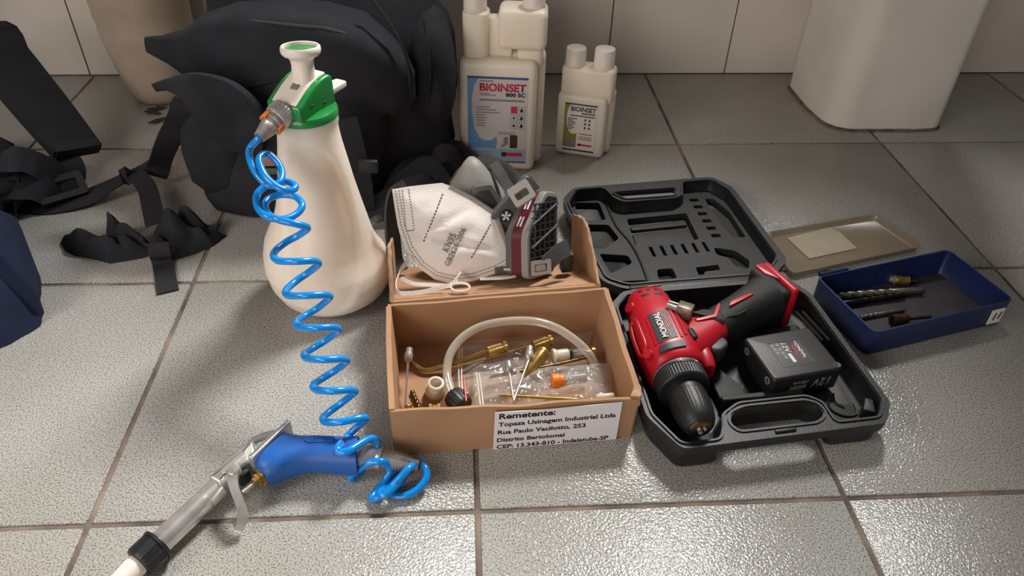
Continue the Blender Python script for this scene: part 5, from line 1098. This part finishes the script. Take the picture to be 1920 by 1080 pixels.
for k in range(3): mk('guard_mark', xf(rbox(0.0012, 0.006, 0.0008), DM @ T(0.098 + 0.004 * k, 0.030, 0.0155) @ RZ(0.4)), 'drill_grey', dl)
mk('lamp_recess', xf(prism(fillet([(-0.004, -0.005), (0.004, -0.005), (0.004, 0.005), (-0.004, 0.005)], 0.002), 0, 0.0006), DM @ T(0.1262, 0.035, -0.001) @ RY(PI / 2)), 'resp_grey', dl)
mk('direction_switch', xf(prism(fillet([(-0.0075, -0.0035), (0.0075, -0.0035), (0.0075, 0.0035), (-0.0075, 0.0035)], 0.0034), -0.004, 0.0022, 0.001), DM @ T(0.0955, 0.0225, 0.0262) @ RX(-0.30) @ RZ(0.15)), 'black_plastic', dl)
mk('trigger', xf(prism(fillet([(0.092, 0.040), (0.106, 0.043), (0.108, 0.053), (0.098, 0.066), (0.086, 0.064)], 0.005), -0.0095, 0.0105, 0.003), DM), 'drill_grey', dl, 60)
# rubber grip
grip = hrings([(0.0655, 0.0585, 0.0200, 0.0216), (0.061, 0.068, 0.0198, 0.0220), (0.053, 0.082, 0.0202, 0.0228), (0.044, 0.098, 0.0206, 0.0236), (0.035, 0.115, 0.0222, 0.0245), (0.027, 0.130, 0.0245, 0.0252), (0.021, 0.1400, 0.0268, 0.0256)])
gp = mk('rubber_grip', xf(loft(grip), DM), 'rubber', dl, 60)
mk('grip_tongue', xf(prism(fillet([(0.0585, 0.030), (0.054, 0.050), (0.062, 0.068), (0.078, 0.066), (0.070, 0.050)], 0.003), 0.016, 0.0232, 0.002), DM), 'rubber', gp, 50)
mk('red_accent', xf(prism([(0.0705, 0.034), (0.0655, 0.057), (0.0545, 0.064), (0.0480, 0.069), (0.0500, 0.071), (0.0580, 0.067), (0.0700, 0.059), (0.0740, 0.036)], 0.0190, 0.0242, 0.0006), DM), 'drill_red', gp, 50)
mk('red_accent', xf(prism([(0.0560, 0.0785), (0.0400, 0.1130), (0.0370, 0.1090), (0.0480, 0.0830)], 0.0190, 0.0258, 0.0006), DM), 'drill_red', gp, 50)
mk('grip_groove', xf(tube(spline([(0.072, 0.064, 0.0190), (0.068, 0.074, 0.0208), (0.066, 0.086, 0.0208), (0.060, 0.098, 0.0215)], 6), 0.0011, 6), DM), 'rubber', gp, 70)
FT = DM @ frame((0.0115, 0.1495, -0.0065), (0.966, 0.26, 0), (-0.26, 0.966, 0), (0, 0, 1))
mk('battery_foot', xf(rbox(0.056, 0.020, 0.053, 0.006, 3), FT @ T(0, -0.003, 0.001)), 'rubber', dl, 50)
mk('foot_plate', xf(rbox(0.058, 0.0095, 0.056, 0.003, 3), FT @ T(0, 0.0110, 0.0015)), 'drill_red', dl, 50)
mk('foot_flare', xf(prism(fillet([(-0.029, -0.004), (-0.029, 0.008), (0.006, 0.008), (-0.012, -0.004)], 0.002), 0.0262, 0.0292, 0.001), FT), 'drill_red', dl, 50)
# torque ring and chuck (axis along local x)
AX = DM @ frame((0, 0, 0), (0, 1, 0), (0, 0, 1), (1, 0, 0))
tr = mk('torque_ring', lathe([(.0245, .1265), (.0262, .1275), (.0262, .1330), (.0255, .1340), (.0268, .1348), (.0268, .1480), (.0255, .1500), (.0180, .1505)], 180, AX, wob=lambda t, z: 1 + (0.018 if math.cos(60 * t) > 0 and 0.1344 < z < 0.149 else 0)), 'black_plastic', dl, 30)
mk('index_line', lathe([(.0263, .1285), (.02645, .1290), (.02645, .1300), (.0263, .1305)], 64, AX, cap=False), 'print_grey', tr)
for s, ang in (('16', 1.75), ('14', 1.05)):
    q = Vector((0.1325, 0.0266 * math.cos(ang), 0.0266 * math.sin(ang)))
    text('lettering', s, DM @ frame(q, (0, math.sin(ang), -math.cos(ang)), (-1, 0, 0), (0, math.cos(ang), math.sin(ang))), 'print_white', tr, height=0.0036, bold=0.02)
ch = mk('chuck_sleeve', lathe([(.0175, .1495), (.0190, .1503), (.0190, .1600), (.0196, .1610), (.0198, .1740), (.0190, .1830), (.0172, .1910), (.0150, .1960), (.0125, .1985), (.0110, .1990)], 96, AX, wob=lambda t, z: 1 - (0.045 if math.cos(12 * t) > 0.75 and 0.151 < z < 0.160 else 0) - (0.025 if math.cos(36 * t) > 0.1 and math.cos(6 * t) > -0.5 and 0.163 < z < 0.186 else 0)), 'black_plastic', dl, 25)
mk('chuck_nose', lathe([(.0112, .1970), (.0116, .1992), (.0100, .2006), (.0062, .2010), (.0058, .1985), (.0001, .198)], 40, AX), 'dark_brass', ch)
for k in range(3):
    a = k * 2 * PI / 3 + 0.4
    mk('chuck_jaw', xf(rbox(0.0030, 0.0042, 0.008, 0.0006), AX @ RZ(a) @ T(0.0035, 0, 0.1985)), 'dull_steel', ch)

# ---------------------------------------------------------------- metal terminal block resting on the drill
tm = thing('terminal_block', 'small silver block with metal prongs resting between the drill body and grip', 'connector', (0.2322, 0.2094, 0.0600))
TM_ = frame((0.2271, 0.1892, 0.0760), Vector((0.85, -0.48, 0.0)).normalized(), Vector((0.48, 0.85, 0.0)).normalized(), (0, 0, 1))
mk('block', xf(rbox(0.0165, 0.0150, 0.014, 0.001), TM_ @ RX(-0.2)), 'block_metal', tm)
for k in range(4):
    mk('prong', xf(rbox(0.0125, 0.0022, 0.006, 0.0006), TM_ @ RX(-0.2) @ T(-0.0135, -0.0052 + 0.0036 * k, 0.002 - 0.003 * (k % 2))), 'dull_steel', tm)

# ================================================================ BATTERY PACK
bt = thing('battery_pack', 'black twelve volt battery pack lying beside the drill in the case', 'battery', (0.3550, 0.1616, 0.0120))
qa, qb, qc_, qd = (Vector(q[:2]) for q in ((0.2938, 0.1773, 0.0460), (0.3721, 0.1921, 0.0460), (0.3879, 0.1265, 0.0460), (0.3067, 0.1110, 0.0460)))
cen2 = (qa + qb + qc_ + qd) / 4
ex_ = ((qb - qa) + (qc_ - qd)).normalized(); ey_ = Vector((-ex_.y, ex_.x)); bw = ((qb - qa).length + (qc_ - qd).length) / 2; bh = abs(((qa - qd) + (qb - qc_)).dot(ey_)) / 2
BM = frame((cen2.x, cen2.y, 0.0), (ex_.x, ex_.y, 0), (ey_.x, ey_.y, 0), (0, 0, 1))
BO = fillet([(-bw / 2, -bh / 2), (bw / 2, -bh / 2), (bw / 2, bh / 2), (-bw / 2, bh / 2)], 0.006, 4)
pk = mk('casing', xf(prism(BO, 0.016, 0.046, 0.0035, 4), BM), 'black_plastic', bt, 45)
mk('casing_foot', xf(prism(offset(BO, -0.006), 0.0102, 0.018, 0.001), BM), 'black_plastic', bt, 45)
lbp = mk('label_plate', xf(plate([fillet([(-0.021, -0.019), (0.017, -0.019), (0.017, 0.019), (-0.021, 0.019)], 0.002), r4([(-0.0205, -0.0185), (0.0165, -0.0185), (0.0165, 0.0185), (-0.0205, 0.0185)], 0.0018)], 0.0458, 0.0464), BM), 'resp_mid', bt, label='thin raised frame round the printed label')
BT = lambda x, y: BM @ frame((x, y, 0.0461), (0, -1, 0), (1, 0, 0), (0, 0, 1))
text('lettering', 'MONDIAL', BT(0.0085, 0.0155), 'print_white', bt, width=0.026, height=0.0042, bold=0.03)
mk('red_line', xf(boxat(0.0060, 0.0068, -0.013, 0.013, 0.0460, 0.0462), BM), 'drill_red', bt)
mk('red_line', xf(boxat(0.0035, 0.0048, -0.004, 0.010, 0.0460, 0.0462), BM), 'drill_red', bt)
mk('white_line', xf(boxat(0.0145, 0.0150, -0.016, 0.016, 0.0460, 0.0462), BM), 'print_grey', bt)
text('lettering', '12V', BT(-0.0065, 0.0155), 'print_white', bt, width=0.0155, height=0.0062, bold=0.03, italic=0.2)
mk('printed_box', xf(boxat(-0.0065, -0.0028, -0.014, -0.001, 0.0460, 0.0462), BM), 'print_white', bt)
for k in range(4): mk('printed_box', xf(boxat(-0.0125, -0.0085, 0.0115 - 0.0065 * k, 0.0165 - 0.0065 * k, 0.0460, 0.0462), BM), 'print_grey', bt)
for k in range(3): mk('printed_box', xf(boxat(-0.0180, -0.0143, 0.0115 - 0.0058 * k, 0.0160 - 0.0058 * k, 0.0460, 0.0462), BM), 'print_grey', bt)
BS = lambda x, z: BM @ frame((x, -bh / 2 - 0.0002, z), (-1, 0, 0), (0, 0, -1), (0, -1, 0))
text('lettering', '12V', BS(0.0290, 0.0365), 'print_grey', bt, width=0.023, height=0.0115, bold=0.03, italic=0.2)
text('lettering', '1300 mAh', BS(0.0020, 0.0375), 'print_grey', bt, width=0.018, height=0.0042, bold=0.02, italic=0.2)
mk('printed_box', xf(rbox(0.018, 0.0004, 0.005, 0.0), BM @ T(-0.0085, -bh / 2 - 0.0002, 0.0285)), 'print_grey', bt)
for y in (-bh * 0.36, bh * 0.30):
    mk('corner_screw', lathe([(.0001, -.001), (.0040, -.001), (.0044, .0006), (.0030, .0008), (.0028, -.0004), (.0001, -.0004)], 24, BM @ frame((-bw / 2 - 0.0002, y, 0.037), (0, -1, 0), (0, 0, 1), (-1, 0, 0))), 'dull_steel', bt)
mk('corner_screw', lathe([(.0001, -.001), (.0036, -.001), (.0040, .0006), (.0028, .0008), (.0001, -.0004)], 24, BM @ frame((bw / 2 - 0.004, -bh / 2 + 0.006, 0.0458), (1, 0, 0), (0, 1, 0), (0, 0, 1))), 'black_plastic', bt)

# ================================================================ BLUE PARTS TRAY with a clear lid
ty = thing('parts_tray', 'blue plastic parts tray with a dirty clear lid hinged open behind it', 'tray', (0.53, 0.27, 0))
t0 = Vector((0.4495, 0.1885)); te = Vector((0.9669, 0.2551)); tn_ = Vector((-0.2551, 0.9669))
TYM = frame((t0.x, t0.y, 0), (te.x, te.y, 0), (tn_.x, tn_.y, 0), (0, 0, 1))
TP = fillet([(0.002, 0.002), (0.200, 0.002), (0.200, 0.105), (0.002, 0.105)], 0.008, 4)
tt = mk('tray_shell', xf(tub(TP, 0.0022, 0.0005, 0.003, 0.0370), TYM), 'tray_blue', ty, 45)
mk('tray_liner', xf(prism(offset(TP, -0.005), 0.0028, 0.0042), TYM), 'tray_floor', ty)
for x in (0.018, 0.055, 0.092, 0.128):
    mk('divider_slot', xf(rbox(0.0022, 0.0016, 0.026, 0.0004), TYM @ T(x, 0.1042, 0.020)), 'black_plastic', tt)
mk('hinge_knuckle', xf(lathe([(.0001, 0), (.0030, 0), (.0030, .006), (.0001, .006)], 16), TYM @ T(0.006, 0.109, 0.0370) @ RY(PI / 2)), 'tray_blue', tt)
mk('hinge_knuckle', xf(lathe([(.0001, 0), (.0024, 0), (.0024, .034), (.0001, .034)], 16), TYM @ T(0.012, 0.109, 0.0370) @ RY(PI / 2)), 'tray_blue', tt)
sk = mk('number_sticker', xf(boxat(0.1735, 0.1930, 0.006, 0.028, 0, 0.0006), TYM @ frame((0, -0.0012, 0), (1, 0, 0), (0, 0.03, 1), (0, -1, 0.03))), 'paper', ty, label='white sticker numbered 11')
text('lettering', '11', TYM @ frame((0.1785, -0.0022, 0.0125), (1, 0, 0.10), (0.12, 0.03, 1), (0, -1, 0.03)), 'ink', sk, width=0.0095, height=0.0105, bold=0.02)
mk('rivet', lathe([(.0001, 0), (.0022, 0), (.0018, .0010), (.0001, .0012)], 16, TYM @ frame((0.103, -0.0005, 0.018), (1, 0, 0), (0, 0, 1), (0, -1, 0))), 'tray_blue', tt)
LM = frame((0.4190, 0.3390, 0.0005), (0.9650, 0.2622, 0), (-0.2000, 0.9798, 0), (0, 0, 1))
LP = fillet([(-0.008, -0.004), (0.203, -0.004), (0.190, 0.085), (0.010, 0.090)], 0.012, 4)
cl_ = mk('clear_lid', xf(tub(offset(LP, -0.003), 0.0025, 0.0, 0.0022, 0.0085), LM), 'lid_clear', ty, 45, label='dirty clear plastic lid lying open')
mk('paper_note', xf(prism([(0.040, 0.024), (0.118, 0.025), (0.117, 0.068), (0.112, 0.071), (0.110, 0.079), (0.036, 0.074)], 0.0024, 0.0029), LM), 'note', cl_, label='blank cream paper stuck on the clear lid')
# things in the tray
twist_bit((0.4536, 0.2871, 0.0092), (0.5699, 0.2951, 0.0092), 0.0050, 'drill_bit', 'drill_bit', 'long bright twist drill bit at the back of the blue tray', (0.5089, 0.2967, 0.0042), 'loose drill bits', 0.36, 2.6)
twist_bit((0.5434, 0.2872, 0.0085), (0.4560, 0.2724, 0.0085), 0.0043, 'black_bit', 'drill_bit', 'dark twist drill bit lying just in front of the long bright one', (0.5034, 0.2842, 0.0042), 'loose drill bits', 0.30, 2.6)
twist_bit((0.4677, 0.2478, 0.0070), (0.5303, 0.2616, 0.0070), 0.0028, 'drill_bit', 'drill_bit', 'small twist drill bit in front of the two larger bits in the blue tray', (0.5018, 0.2578, 0.0042), 'loose drill bits', 0.6, 1.8)
sc = thing('nut_driver', 'brown metal socket driver with a thin shank in the blue tray', 'socket', (0.5219, 0.2502, 0.0042))
SC = along((0.5019, 0.2382, 0.0110), (0.5598, 0.2460, 0.0085))
mk('socket', lathe([(.0042, .0005), (.0044, .0), (.0068, .0005), (.0068, .017), (.0058, .020), (.0035, .024), (.0025, .025)], 28, SC), 'rust', sc)
mk('socket_bore', lathe([(.0042, -.0003), (.0042, .0006), (.0001, .0006)], 6, SC, cap=True), 'black_bit', sc)
mk('shank', lathe([(.0024, .022), (.0024, .052), (.0016, .054)], 6, SC), 'rust', sc, 20)
ba = thing('brass_adaptor', 'ribbed brass adaptor with a thin steel tip at the back of the blue tray', 'adaptor', (0.5570, 0.3246, 0.0042))
BA = along((0.5357, 0.3173, 0.0105), (0.5700, 0.3133, 0.0085))
mk('ribbed_body', lathe([(.0040, .006)] + [(.0060 + .0004 * (i % 2), .0065 + .001 * i) for i in range(18)] + [(.0045, .025)], 28, BA), 'brass', ba, 60)
mk('head', lathe([(.0028, .0), (.0040, .001), (.0040, .0045), (.0055, .005), (.0055, .0065)], 24, BA), 'dull_steel', ba)
mk('tip', lathe([(.0030, .024), (.0030, .034), (.0020, .036)], 16, BA), 'dark_brass', ba)
